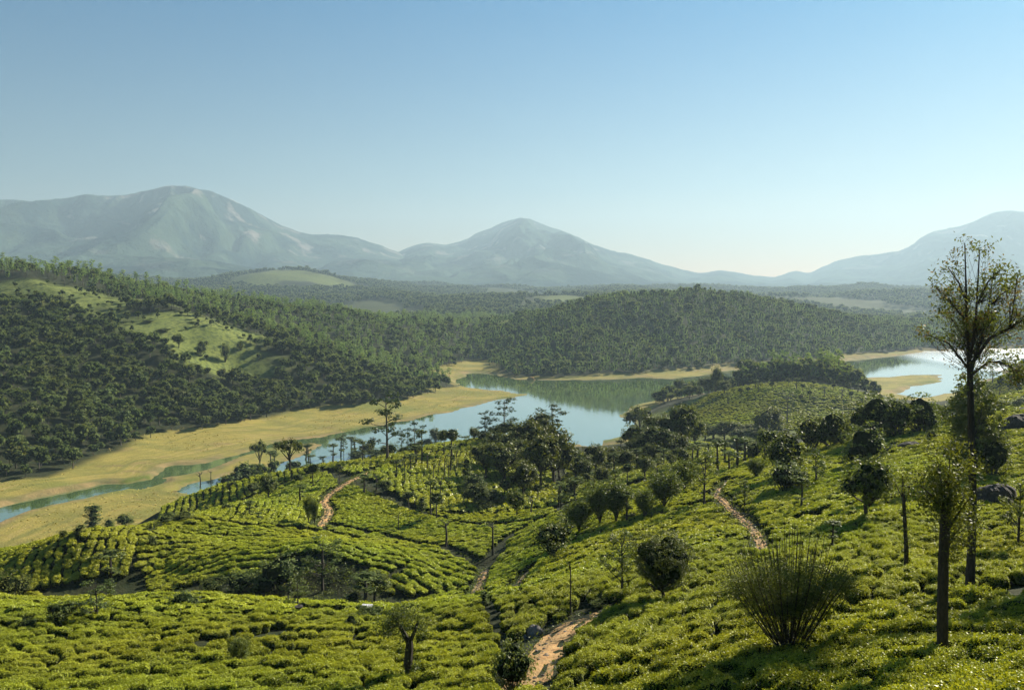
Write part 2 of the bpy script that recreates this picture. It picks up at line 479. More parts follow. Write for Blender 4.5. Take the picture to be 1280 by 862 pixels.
def water_mat():
    m, nt = new_mat('lake_water'); b = NB(nt)
    geo = b.n('ShaderNodeNewGeometry').outputs['Position']
    wind = b.noise(geo, .006, 3)
    st = b.n('ShaderNodeMapping', i_Vector=geo, i_Scale=(1, .6, 1)).outputs[0]
    w1 = b.noise(st, .35, 4, .6); w2 = b.noise(st, 1.7, 3)
    bmp = b.n('ShaderNodeBump', i_Height=b.math('ADD', w1, b.math('MULTIPLY', w2, .2)), i_Strength=.02, i_Distance=1.).outputs[0]
    x = b.n('ShaderNodeSeparateXYZ', i_0=geo)
    right = b.fr(x.outputs[0], 425, 475)
    p = b.n('ShaderNodeBsdfPrincipled', i_Base_Color=b.mix(b.fr(wind, .4, .6), (.07, .12, .045), (.09, .14, .055)), i_IOR=1.33, i_Normal=bmp)
    rgh = b.math('ADD', b.fr(wind, .4, .7, .015, .06), b.math('MULTIPLY', right, .22))
    b.put(p.inputs['Roughness'], .6); p.inputs['Specular IOR Level'].default_value = 0.
    fc = b.n('ShaderNodeLayerWeight', i_Blend=.5, i_Normal=bmp).outputs['Facing']
    g = b.n('ShaderNodeBsdfGlossy', i_Color=(1, 1, 1, 1), i_Roughness=rgh, i_Normal=bmp)
    mx = b.n('ShaderNodeMixShader', i_0=b.math('ADD', b.math('MULTIPLY', b.math('POWER', fc, 2.4), .95), .03))
    nt.links.new(p.outputs[0], mx.inputs[1]); nt.links.new(g.outputs[0], mx.inputs[2])
    b.out(mx.outputs[0]); return m
M_WATER = water_mat()

def mountain_mat():
    m, nt = new_mat('mountain'); b = NB(nt)
    g = b.n('ShaderNodeNewGeometry')
    geo = g.outputs['Position']
    n1 = b.noise(geo, .0018, 7, .62); n2 = b.noise(geo, .006, 6, .65)
    col = b.mix(b.fr(n1, .45, .56), (.010, .024, .022), (.05, .078, .052))
    col = b.mix(b.fr(n2, .52, .68), col, (.035, .05, .025))
    nz = b.n('ShaderNodeSeparateXYZ', i_0=g.outputs['Normal']).outputs[2]
    z = b.n('ShaderNodeSeparateXYZ', i_0=geo).outputs[2]
    rock = b.math('MULTIPLY', b.fr(b.noise(geo, .0032, 6, .6), .57, .63), b.fr(z, 150, 420))
    col = b.mix(rock, col, (.17, .155, .135))
    bmp = b.n('ShaderNodeBump', i_Height=b.noise(geo, .008, 8, .6), i_Strength=.9, i_Distance=60.).outputs[0]
    p = b.n('ShaderNodeBsdfPrincipled', i_Base_Color=col, i_Roughness=1., i_Normal=bmp)
    p.inputs['Specular IOR Level'].default_value = 0.
    b.out(p.outputs[0]); return m
M_MOUNT = mountain_mat()
# ------------------------------------------------------------ ground sheet with cover weights
def in_poly_uY(u, Y, pts):
    """points given as (photo column, distance); tested in (tan angle, ln distance)"""
    poly = np.array([((p[0] - 640) / FPX, LN(p[1])) for p in pts])
    return poly_sd(poly, (u - 640) / FPX, np.log(Y))
GU = GA * FPX + 640
def ss(x, a, b):
    t = np.clip((x - a) / (b - a), 0, 1); return t * t * (3 - 2 * t)
wob = (fbm(GX / 30, GY / 30, 3, 41) - .5)
CLEARS = [  # pale open clearings on the forested hills (u, Y)
 [(155,535),(200,522),(250,520),(300,530),(345,560),(338,602),(290,612),(230,600),(170,590),(110,575)],
 [(-50,590),(60,588),(150,600),(230,640),(180,670),(60,650),(-50,640)],
 [(560,1000),(620,980),(640,1080),(600,1160),(540,1120)],
 [(290,2500),(480,2500),(470,2950),(290,2950)],
 [(650,1750),(750,1750),(740,2060),(660,2060)],
 [(1150,500),(1230,440),(1215,300),(1500,230),(1500,470),(1290,460)],
 [(840,330),(940,330),(1040,380),(1110,420),(1105,470),(1040,485),(960,485),(880,480),(800,480)],
]
def clear_w(u, Y, w):
    c = np.zeros(u.shape)
    for p in CLEARS:
        c = np.maximum(c, 1 - ss(in_poly_uY(u, Y, p) + w * .09, -.016, .016))
    return c
clearw = clear_w(GU, GY, wob)
farpatch = ss(fbm(GX / 300, GY / 300, 3, 77), .5, .6) * ss(GY, 1500, 2000)
clearw = np.where(GY > 1400, clearw * ss(fbm(GX / 120, GY / 120, 3, 78), .35, .6) * .75, clearw)
clearw = np.maximum(clearw, farpatch * .25)
FLOOD = [(-400,700),(0,715),(60,690),(100,676),(190,655),(200,640),(230,622),(300,605),(400,585),(560,560),(700,580),(740,560),(790,560),(800,520),(900,500),
         (1130,520),(1200,500),(1180,470),(1150,464),(1165,436),(1110,442),(1050,446),(1000,450),(930,456),(850,464),(800,468),(700,471),(640,470),(622,464),(618,447),(600,448),(545,458),(535,470),(560,477),(570,484),(555,488),(480,498),(400,510),(330,528),(200,546),(160,558),(120,577),(60,601),(-20,608),(-400,640)]
FLOODW = uv_world(FLOOD, 1.0)
fl = poly_sd(FLOODW, GX, GY)
grassw = (1 - ss(fl + wob * 14, -3, 3)) * (GZ < 4.5)
shore = np.clip(1 - ss(SD, 2.0, 6 + GY * .008), 0, 1) * (SD > -3) * ss(fbm(GX / 25, GY / 25, 3, 91), .42, .6)
shore = np.maximum(shore, (SD < 0) * 1.0)
bank = np.clip(1 - ss(SD, 1, 9), 0, 1) * (GY > 600) * ss(fbm(GX / 60, GY / 60, 3, 93), .44, .58)
grassw = np.maximum(grassw, bank * .7); shore = np.maximum(shore, bank * .6)
me = mesh_np('ground', np.stack([GX, GY, GZ], -1).reshape(-1, 3), grid_faces(NL, NA), [M_GROUND], smooth=True)
ca_ = me.color_attributes.new('cover', 'FLOAT_COLOR', 'POINT')
ca_.data.foreach_set('color', np.stack([grassw, clearw, shore, np.ones_like(shore)], -1).astype(np.float32).ravel())
at_ = me.attributes.new('shore_d', 'FLOAT', 'POINT'); at_.data.foreach_set('value', SD.astype(np.float32).ravel())
tag(link('ground', me), kind='structure')

# lower plain running on to the horizon under the mountains
n = 60
px = np.linspace(-13500, 13500, n); py = np.linspace(4300, 11450, n)
PX, PY = np.meshgrid(px, py)
PZ = 20 + fbm(PX / 2500, PY / 2500, 3, 3) * 60
me = mesh_np('plain', np.stack([PX, PY, PZ], -1).reshape(-1, 3), grid_faces(n, n), [M_MOUNT], smooth=True)
tag(link('terrain', me), kind='structure')

# lake
wp = np.array([(-420, 150), (900, 150), (1300, 600), (1500, 1400), (-200, 1400), (-420, 500)], float)
me = mesh_np('lake', np.c_[wp, np.zeros(6)], np.array([[0, 1, 2, 5]]), [M_WATER])
bpy.data.meshes.remove(me)
me = mesh_np('lake', np.array([(-450, 150, 0), (1500, 150, 0), (1500, 1400, 0), (-450, 1400, 0)], float), np.array([[0, 1, 2, 3]]), [M_WATER])
tag(link('lake', me), kind='structure')

# ------------------------------------------------------------ mountains
def mountain(name, prof, Yc, wf, wb, seed, foot=60, spur=1.0):
    """prof: skyline (u, v) in the photo; crest at distance Yc, falling over wf towards us and wb behind"""
    prof = np.array(prof, float)
    us = np.linspace(prof[0, 0], prof[-1, 0], 520)
    vs = np.interp(us, prof[:, 0], prof[:, 1])
    k = np.ones(9) / 9; vs = np.convolve(np.pad(vs, 4, mode='edge'), k, 'valid')
    vs = vs + (fbm(us / 14., us * 0, 4, seed) - .5) * 3.2
    a = (us - 640) / FPX
    zc = np.array([CAM_H + ray(u, v)[1] * Yc for u, v in zip(us, vs)])
    t = np.concatenate([np.linspace(-1, 0, 170), np.linspace(0, 1, 40)[1:]])
    T, Aa = np.meshgrid(t, a, indexing='ij'); Zc = np.broadcast_to(zc, T.shape)
    Y = Yc + np.where(T < 0, T * wf, T * wb); X = Aa * Y
    s = np.abs(T)
    wx = X + (fbm(X / 900, Y / 900, 3, seed + 1) - .5) * 900
    wy = Y + (fbm(X / 900, Y / 900, 3, seed + 2) - .5) * 900
    rid = 1 - np.abs(2 * fbm(wx / 1500, wy / 3400, 5, seed + 3, .52) - 1)
    prof_t = (1 - s) ** 1.25 * .72 + .28 * np.clip(1 - s * 1.35, 0, 1)
    env = np.clip(s * 3.5, 0, 1) * np.clip((1 - s) * 2.2, 0, 1)
    Z = foot + (Zc - foot) * prof_t + env * (rid - .62) * (Zc - foot) * .85 * spur
    Z = Z + np.clip(s * 2.2 - .15, 0, 1) * np.clip((1 - s) * 3, 0, 1) * ((1 - np.abs(2 * fbm(wx / 420, wy / 800, 4, seed + 9) - 1)) - .7) * (Zc - foot) * .28
    lim = CAM_H + (Zc - CAM_H) * (Y / Yc) - 6            # spurs stay below the crest line
    Z = np.where(T < 0, np.minimum(Z, lim), Z)
    Z[T == 0] = Zc[T == 0]
    Z = Z - 80 * ss(s, .93, 1.)
    me = mesh_np(name, np.stack([X, Y, Z], -1).reshape(-1, 3), grid_faces(*T.shape), [M_MOUNT], smooth=True)
    return tag(link(name, me), kind='structure')
mountain('mountain', [(-500,262),(-250,255),(-60,246),(0,249),(30,250),(60,251),(90,247),(115,243),(150,245),(180,240),(200,235),(222,231),(245,234),(265,238),(300,252),(330,268),(360,284),(385,292),
         (410,293),(430,294),(455,299),(480,308),(497,314),(540,332),(600,350),(700,368)], 7600, 3600, 2500, 101)
mountain('mountain', [(380,372),(440,345),(480,325),(500,313),(515,307),(530,304),(545,304),(558,306),(575,302),(590,295),(597,290),(610,287),(625,280),(640,274),(650,272),(662,274),(680,280),(705,290),(725,297),(740,305),
         (760,312),(780,316),(800,322),(830,331),(850,337),(880,342),(905,352),(940,366),(980,372)], 8800, 4200, 2000, 211)
mountain('mountain', [(700,372),(800,352),(850,345),(880,341),(905,337),(925,342),(950,346),(968,346),(985,340),(1000,339),(1010,342),(1030,332),(1045,325),(1070,320),(1100,316),(1125,312),(1145,300),
         (1155,292),(1175,287),(1200,282),(1220,272),(1240,264),(1250,263),(1280,266),(1330,275),(1450,290),(1700,300)], 9900, 4600, 1300, 307, spur=.8)
mountain('hills', [(-500,300),(-100,318),(0,322),(60,320),(140,316),(240,322),(330,336),(420,346),(520,360),(600,368),(700,376)], 5200, 1500, 1500, 401)
# ------------------------------------------------------------ plant building kit
class MB:
    def __init__(s):
        s.v = []; s.q = []; s.t = []; s.qs = []; s.ts = []; s.qm = []; s.tm = []; s.n = 0
    def add(s, v, q=None, t=None, mat=0, shade=.5):
        v = np.asarray(v, float)
        if q is not None and len(q):
            q = np.asarray(q); s.q.append(q + s.n); s.qm.append(np.full(len(q), mat)); s.qs.append(np.broadcast_to(shade, len(q)).astype(float))
        if t is not None and len(t):
            t = np.asarray(t); s.t.append(t + s.n); s.tm.append(np.full(len(t), mat)); s.ts.append(np.broadcast_to(shade, len(t)).astype(float))
        s.v.append(v); s.n += len(v)
    def mesh(s, name, mats):
        fs, mi, sh = [], [], []
        if s.q: fs.append(np.concatenate(s.q)); mi += s.qm; sh += s.qs
        if s.t: fs.append(np.concatenate(s.t)); mi += s.tm; sh += s.ts
        me = mesh_np(name, np.concatenate(s.v), fs, mats, np.concatenate(mi))
        at = me.attributes.new('shade', 'FLOAT', 'FACE')
        at.data.foreach_set('value', np.concatenate(sh).astype(np.float32))
        return me
    def leaves(s, c, size, up=0.0, mat=0, shade=None, asp=.5, out=None):
        """one pointed leaf (a kite) at each centre; up = how strongly it faces upwards"""
        n = len(c)
        nr = rng.normal(size=(n, 3)); nr /= np.linalg.norm(nr, axis=1, keepdims=True)
        nr[:, 2] = np.abs(nr[:, 2]); nr[:, 2] += up
        if out is not None: nr += out
        nr /= np.linalg.norm(nr, axis=1, keepdims=True)
        d = rng.normal(size=(n, 3)); d -= nr * (d * nr).sum(1, keepdims=True)
        d /= np.linalg.norm(d, axis=1, keepdims=True)
        e = np.cross(nr, d)
        L = (np.asarray(size) * rng.uniform(.7, 1.3, n))[:, None]
        v = np.stack([c - d * L * .5, c + e * L * asp * .5, c + d * L * .5, c - e * L * asp * .5], 1).reshape(-1, 3)
        q = np.arange(n * 4).reshape(n, 4)
        s.add(v, q=q, mat=mat, shade=rng.uniform(0, 1, n) if shade is None else shade)
    def tube(s, pts, rad, sides=6, mat=0):
        pts = np.asarray(pts, float); n = len(pts)
        rad = np.broadcast_to(rad, n)
        tan = np.gradient(pts, axis=0); tan /= np.linalg.norm(tan, axis=1, keepdims=True) + 1e-9
        ref = np.array([0, 0, 1.]) if abs(tan[0, 2]) < .9 else np.array([1., 0, 0])
        a = np.cross(tan, ref); a /= np.linalg.norm(a, axis=1, keepdims=True) + 1e-9
        b_ = np.cross(tan, a)
        th = np.arange(sides) * 2 * math.pi / sides
        v = pts[:, None] + (a[:, None] * np.cos(th)[None, :, None] + b_[:, None] * np.sin(th)[None, :, None]) * rad[:, None, None]
        i = np.arange(n - 1)[:, None] * sides; j = np.arange(sides)[None]; k = (j + 1) % sides
        q = np.stack([i + j, i + k, i + sides + k, i + sides + j], -1).reshape(-1, 4)
        s.add(v.reshape(-1, 3), q=q, mat=mat)
    def blob(s, c, r, mat=0, seed=0, ns=10, nr=7, amp=.25, shade=.3):
        th = np.arange(ns) * 2 * math.pi / ns
        ph = np.linspace(.08, math.pi - .08, nr)
        P, T = np.meshgrid(ph, th, indexing='ij')
        k = 1 - amp / 2 + amp * vnoise(T * 1.6 + seed * 3.1, P * 2.2 + seed, seed)
        v = np.stack([np.sin(P) * np.cos(T) * k, np.sin(P) * np.sin(T) * k, np.cos(P) * k], -1) * np.asarray(r) + np.asarray(c)
        i = np.arange(nr - 1)[:, None] * ns; j = np.arange(ns)[None]; kk = (j + 1) % ns
        q = np.stack([i + j, i + ns + j, i + ns + kk, i + kk], -1).reshape(-1, 4)
        s.add(v.reshape(-1, 3), q=q, mat=mat, shade=shade)
        s.add(v[0], t=[[0, a_, a_ + 1] for a_ in range(1, ns - 1)], mat=mat, shade=shade)
        s.add(v[-1], t=[[0, a_ + 1, a_] for a_ in range(1, ns - 1)], mat=mat, shade=shade)

def curve(p0, p1, bend=.1, n=5, sag=0.):
    p0 = np.asarray(p0, float); p1 = np.asarray(p1, float)
    t = np.linspace(0, 1, n)[:, None]
    o = rng.normal(size=3) * bend * np.linalg.norm(p1 - p0)
    return p0 + (p1 - p0) * t + (o + np.array([0, 0, sag])) * np.sin(t * math.pi)

def ell_pts(n, c, r, hollow=.5):
    d = rng.normal(size=(n, 3)); d /= np.linalg.norm(d, axis=1, keepdims=True)
    k = rng.uniform(hollow, 1, n)[:, None] ** .6
    return np.asarray(c) + d * k * np.asarray(r), d

def crown(mb, ells, nclump, nleaf, lsize, cr, core=.62, mat=0, cmat=1, up=.3, hollow=.55, squash=.7):
    """leaf clumps spread through the ellipsoids, light and dark clump by clump"""
    cents = []
    vol = np.array([e[1][0] * e[1][1] for e in ells]); vol = vol / vol.sum()
    for (c, r), f in zip(ells, vol):
        m_ = max(2, int(nclump * f))
        p, d = ell_pts(m_, c, r, hollow)
        for q, dd in zip(p, d):
            k = rng.uniform(.6, 1.3)
            lp = rng.normal(size=(nleaf, 3)); lp /= np.linalg.norm(lp, axis=1, keepdims=True)
            lp = lp * rng.uniform(.35, 1, nleaf)[:, None] * cr * k
            lp[:, 2] *= squash
            sh = np.clip(rng.uniform(.15, .85) + rng.normal(size=nleaf) * .12 + lp[:, 2] / (cr + 1e-9) * .12, 0, 1)
            mb.leaves(q + lp, np.full(nleaf, lsize), up=up, mat=mat, shade=sh, out=dd * .4 + lp / cr * .5)
            cents.append(q)
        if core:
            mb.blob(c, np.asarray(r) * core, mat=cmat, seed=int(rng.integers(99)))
    return np.array(cents)

PROTO = {}
def unit_tree(kind, seed):
    """a plant one unit tall standing at the origin -> (trunk mesh, crown mesh, width)"""
    global rng
    rng = np.random.default_rng(1000 + seed * 17 + sum(map(ord, kind)))
    tr, cr = MB(), MB()
    leafm, bark = M_DARK, M_BARKD
    U = rng.uniform
    if kind == 'B':       # rounded bush
        es = [((U(-.05, .05), U(-.05, .05), .52), (.44, .44, .46))] + [((U(-.25, .25), U(-.25, .25), U(.3, .7)), (.24, .24, .24)) for _ in range(4)]
        leafm = M_OAK if seed != 1 else M_DARK
        cs = crown(cr, es, 130, 16, .055, .11, core=.6)
        for q in cs[::9]: tr.tube(curve((U(-.03, .03), 0, -.03), q, .08, 4), [.02, .014, .01, .005], 5)
        wdt = .95
    elif kind == 'D':     # tree with a dense round crown
        es = [((0, 0, .62), (.36, .36, .34))] + [((.24 * math.cos(k * 2.1 + seed), .24 * math.sin(k * 2.1 + seed), U(.45, .78)), (.19, .19, .17)) for k in range(4)]
        cs = crown(cr, es, 120, 16, .055, .095, core=.62)
        tr.tube(curve((0, 0, -.03), (U(-.03, .03), 0, .6), .04, 6), [.035, .03, .027, .023, .018, .01], 7)
        for q in cs[::8]: tr.tube(curve((0, 0, U(.22, .4)), q, .1, 4), [.016, .012, .008, .004], 5)
        wdt = .84
    elif kind == 'V':     # coppiced tree, stems fanning out from the base
        leafm = M_OAK
        nst = 16
        for k in range(nst):
            th = k * 2.4 + seed; rr = .34 * math.sqrt((k + .5) / nst)
            top = np.array([rr * math.cos(th), rr * math.sin(th), U(.78, 1.0) - rr * .45])
            pts = curve((0, 0, .1), top, .04, 6, 0); pts[:, :2] *= np.linspace(.35, 1, 6)[:, None] ** .8
            tr.tube(pts, np.linspace(.014, .004, 6), 5)
            for f, m_ in ((.45, 3), (.6, 5), (.75, 7), (.88, 8), (1., 7)):
                for _ in range(m_):
                    q = pts[0] + (pts[-1] - pts[0]) * f + rng.normal(size=3) * .05
                    lp = rng.normal(size=(13, 3)) * .042
                    cr.leaves(q + lp, np.full(13, .048), up=.1, shade=np.clip(U(.2, .8) + rng.normal(size=13) * .12, 0, 1), asp=.45)
        tr.tube([(0, 0, -.04), (.004, 0, .06), (0, 0, .16)], [.034, .028, .02], 7)
        cr.blob((0, 0, .66), (.15, .15, .2), mat=1, seed=seed)
        wdt = .76
    elif kind == 'L':     # small ball crown on a bare stem
        es = [((0, 0, .78), (.21, .21, .2)), ((.08, .05, .68), (.14, .14, .12))]
        crown(cr, es, 44, 12, .06, .075, core=.75)
        tr.tube(curve((0, 0, -.03), (0, 0, .75), .02, 5), [.022, .019, .017, .015, .01], 6)
        wdt = .5
    elif kind == 'P':     # lopped shade tree: straight pole with leafy tufts
        leafm = M_OAK
        tr.tube(curve((0, 0, -.03), (U(-.02, .02), U(-.02, .02), .97), .015, 8), np.linspace(.019, .008, 8), 6)
        es = [((0, 0, .92), (.10, .10, .08))]
        for _ in range(int(rng.integers(2, 5))):
            z = U(.4, .88); th = U(0, 6.3)
            es.append(((.04 * math.cos(th), .04 * math.sin(th), z), (.045, .045, .05)))
            tr.tube(curve((0, 0, z - .03), (.07 * math.cos(th), .07 * math.sin(th), z + .03), .1, 3), [.007, .005, .003], 4)
        crown(cr, es, 44, 12, .036, .04, core=.5)
        wdt = .2
    elif kind == 'S':     # bare forked pole
        leafm = M_OAK
        tr.tube(curve((0, 0, -.03), (0, 0, .8), .02, 6), np.linspace(.018, .01, 6), 6)
        for k in range(5):
            th = U(0, 6.3); z = U(.62, .82); r_ = U(.05, .11)
            tip = (r_ * math.cos(th), r_ * math.sin(th), z + U(.12, .2))
            tr.tube(curve((0, 0, z), tip, .15, 4), [.009, .007, .005, .003], 5)
            cr.leaves(np.array(tip) + rng.normal(size=(10, 3)) * .02, np.full(10, .03), up=.1)
        wdt = .2
    elif kind == 'E':     # tall eucalyptus, open layered crown
        leafm, bark = M_EUC, M_BARK
        tr.tube(curve((0, 0, -.03), (U(-.03, .03), U(-.03, .03), .95), .02, 9), np.linspace(.018, .005, 9), 6)
        es = []
        for k in range(13):
            z = .34 + .62 * k / 12; th = k * 2.4 + seed; rr = U(.08, .23) * (1.1 - .55 * abs(z - .6))
            c = (rr * math.cos(th), rr * math.sin(th), z)
            es.append((c, (.085 * U(.8, 1.3), .085 * U(.8, 1.3), .035)))
            tr.tube(curve((0, 0, z - .08), c, .1, 4, .01), [.007, .006, .004, .002], 4)
        crown(cr, es, 95, 14, .038, .055, core=0, squash=.5)
        wdt = .5
    elif kind == 'U':     # flat-topped spreading tree
        es = []
        for k in range(9):
            th = k * 2.4; rr = .42 * math.sqrt((k + .3) / 9)
            c = (rr * math.cos(th), rr * math.sin(th), .82 - rr * .35 + U(-.05, .05)); es.append((c, (.17, .17, .11)))
            tr.tube(curve((0, 0, U(.3, .45)), (c[0] * .9, c[1] * .9, c[2]), .08, 4), [.02, .014, .009, .004], 5)
        crown(cr, es, 110, 13, .05, .085, core=.5)
        tr.tube(curve((0, 0, -.03), (.02, 0, .5), .05, 5), [.035, .03, .026, .022, .018], 7)
        wdt = 1.0
    elif kind == 'C':     # upright column of leaves
        leafm = M_OAK
        es = [((U(-.03, .03), U(-.03, .03), z), (.14, .14, .13)) for z in np.linspace(.2, .88, 6)]
        crown(cr, es, 90, 12, .045, .065, core=.55)
        tr.tube(curve((0, 0, -.03), (0, 0, .9), .02, 6), np.linspace(.022, .006, 6), 6)
        wdt = .36
    elif kind == 'W':     # thin open tree, much sky through it
        leafm = M_OAK
        tr.tube(curve((0, 0, -.03), (U(-.03, .03), 0, .9), .04, 8), np.linspace(.02, .004, 8), 6)
        es = []
        for k in range(16):
            z = U(.35, .95); th = k * 2.4; rr = U(.1, .3) * (1.15 - .6 * z)
            c = (rr * math.cos(th), rr * math.sin(th), z); es.append((c, (.05, .05, .06)))
            tr.tube(curve((0, 0, z - .15), c, .1, 4), [.008, .006, .004, .002], 4)
        crown(cr, es, 110, 15, .035, .06, core=0)
        wdt = .55
    return tr.mesh('trunk_' + kind, [bark]), cr.mesh('crown_' + kind, [leafm, M_CORE]), wdt

def proto(kind, k):
    if (kind, k) not in PROTO: PROTO[(kind, k)] = unit_tree(kind, k)
    return PROTO[(kind, k)]

NAMES = {'B': ('bush', 'bush'), 'D': ('broadleaf_tree', 'tree'), 'V': ('coppiced_tree', 'tree'), 'L': ('round_crowned_tree', 'tree'), 'P': ('lopped_shade_tree', 'tree'),
         'S': ('bare_pole_tree', 'tree'), 'E': ('eucalyptus_tree', 'tree'), 'U': ('spreading_tree', 'tree'), 'C': ('columnar_tree', 'tree'), 'W': ('thin_tree', 'tree')}
def plant(kind, base, height, width, label, group=None, seed=0, var=3):
    tm, cm, wd = proto(kind, seed % var)
    nm, cat = NAMES[kind]
    e = bpy.data.objects.new(nm, None); C.objects.link(e)
    e.empty_display_size = .3
    e.location = base; e.rotation_euler[2] = (seed * 2.399) % 6.283
    sx = width / wd
    e.scale = (sx, sx, height)
    tag(e, label, cat, group)
    link('trunk', tm, e); link('crown', cm, e)
    return e

# ------------------------------------------------------------ scatter for what is past counting
def scatter(name, P, rot, scl, var, protos):
    """points carrying a plant each; protos: list of lists of objects in the scene whose meshes are repeated"""
    me = bpy.data.meshes.new(name); me.vertices.add(len(P))
    me.vertices.foreach_set('co', np.asarray(P, np.float32).ravel())
    a = me.attributes.new('rot', 'FLOAT_VECTOR', 'POINT'); a.data.foreach_set('vector', np.asarray(rot, np.float32).ravel())
    a = me.attributes.new('scl', 'FLOAT_VECTOR', 'POINT'); a.data.foreach_set('vector', np.asarray(scl, np.float32).ravel())
    a = me.attributes.new('var', 'INT', 'POINT'); a.data.foreach_set('value', np.asarray(var, np.int32))
    o = bpy.data.objects.new(name, me); C.objects.link(o)
    g = bpy.data.node_groups.new(name, 'GeometryNodeTree')
    g.interface.new_socket('Geometry', in_out='INPUT', socket_type='NodeSocketGeometry')
    g.interface.new_socket('Geometry', in_out='OUTPUT', socket_type='NodeSocketGeometry')
    N = g.nodes; Lk = g.links
    gi = N.new('NodeGroupInput'); go = N.new('NodeGroupOutput'); jn = N.new('GeometryNodeJoinGeometry')
    def attr(nm, dt):
        q = N.new('GeometryNodeInputNamedAttribute'); q.data_type = dt; q.inputs[0].default_value = nm
        return [s_ for s_ in q.outputs if s_.enabled][0]
    ra, sa, va = attr('rot', 'FLOAT_VECTOR'), attr('scl', 'FLOAT_VECTOR'), attr('var', 'INT')
    er = N.new('FunctionNodeEulerToRotation'); Lk.new(ra, er.inputs[0])
    for k, obs in enumerate(protos):
        cmp_ = N.new('FunctionNodeCompare'); cmp_.data_type = 'INT'; cmp_.operation = 'EQUAL'
        ins = [s_ for s_ in cmp_.inputs if s_.enabled]
        Lk.new(va, ins[0]); ins[1].default_value = k
        ip = N.new('GeometryNodeInstanceOnPoints')
        Lk.new(gi.outputs[0], ip.inputs['Points']); Lk.new(cmp_.outputs[0], ip.inputs['Selection'])
        Lk.new(er.outputs[0], ip.inputs['Rotation']); Lk.new(sa, ip.inputs['Scale'])
        j2 = N.new('GeometryNodeJoinGeometry')
        for ob in obs:
            oi = N.new('GeometryNodeObjectInfo'); oi.inputs[0].default_value = ob; oi.transform_space = 'ORIGINAL'
            Lk.new(oi.outputs['Geometry'], j2.inputs[0])
        Lk.new(j2.outputs[0], ip.inputs['Instance']); Lk.new(ip.outputs[0], jn.inputs[0])
    Lk.new(jn.outputs[0], go.inputs[0])
    md = o.modifiers.new('scatter', 'NODES'); md.node_group = g
    return tag(o, kind='stuff')
# ------------------------------------------------------------ paths
PATHS = [  # photo pixels along the path, half width in metres
 ([(470,587),(450,596),(438,602),(425,609),(412,618),(405,628),(412,638),(408,648),(401,658)], .85),
 ([(609,711),(604,722),(598,735),(588,750)], .65),
 ([(660,714),(650,728),(640,740)], .5),
 ([(745,766),(722,776),(702,790),(686,810),(668,835),(650,868)], 1.05),
 ([(910,601),(899,611),(896,621),(910,632),(925,645),(940,660),(950,676),(956,692)], .38),
 ([(384,767),(400,766),(432,768)], .7),
 ([(352,800),(366,796),(380,800)], .6),
]
GAPS = [
 ([(462,590),(500,578),(560,562),(620,553),(700,550)], .75),
 ([(440,605),(480,622),(520,640),(560,652),(620,657),(660,655),(690,645),(730,632),(760,618),(800,603),(850,590),(895,577)], .8),
 ([(402,656),(440,662),(480,670),(520,680),(560,690),(590,700),(607,713)], .9),
 ([(185,666),(240,648),(300,628),(345,610),(400,592)], .7),
 ([(690,640),(740,660),(790,700),(835,640)], .0),
 ([(970,495),(1000,503),(1035,512),(1090,516)], 1.2),
]
def resample(p, step):
    d = np.r_[0, np.cumsum(np.linalg.norm(np.diff(p[:, :2], axis=0), axis=1))]
    n_ = max(3, int(d[-1] / step)); t = np.linspace(0, d[-1], n_)
    return np.stack([np.interp(t, d, p[:, i]) for i in range(p.shape[1])], 1), t
def seg_dist(P, line):
    d = np.full(len(P), 1e9)
    for i in range(len(line) - 1):
        a, b_ = line[i], line[i + 1]; e = b_ - a
        t = np.clip(((P - a) @ e) / (e @ e + 1e-9), 0, 1)
        d = np.minimum(d, np.linalg.norm(P - a - t[:, None] * e, axis=1))
    return d
def smooth_line(p, n_=3):
    for _ in range(n_):
        q = p.copy(); q[1:-1] = (p[:-2] + 2 * p[1:-1] + p[2:]) / 4; p = q
    return p
PW = []
for pts, hw in PATHS:
    w_ = hits(pts)[:, :2]
    w_, t = resample(w_, .6); w_ = smooth_line(w_, 4)
    PW.append((w_, hw))
    tg = np.gradient(w_, axis=0); tg /= np.linalg.norm(tg, axis=1, keepdims=True); nn = np.stack([-tg[:, 1], tg[:, 0]], 1)
    taper = np.clip(np.minimum(np.arange(len(t)), np.arange(len(t))[::-1]) / 3., .25, 1)
    cols = []
    for s in np.linspace(-1, 1, 11):
        k = hw * taper * (1 + .45 * (fbm(t / 2.2, t * 0 + s * 3, 3, 61) - .5)) * s
        q = w_ + nn * k[:, None]
        z = ground(q[:, 0], q[:, 1]) + .07 - .05 * s * s - .07 * math.exp(-((abs(s) - .5) / .2) ** 2) + (fbm(q[:, 0] * 1.5, q[:, 1] * 1.5, 3, 8) - .5) * .12
        cols.append(np.c_[q, z])
    V = np.stack(cols, 1)
    tag(link('path', mesh_np('path', V.reshape(-1, 3), grid_faces(len(t), 11), [M_PATH], smooth=True)), kind='structure')
GW = [(resample(hits(p)[:, :2], 2.)[0], hw) for p, hw in GAPS if hw > 0]

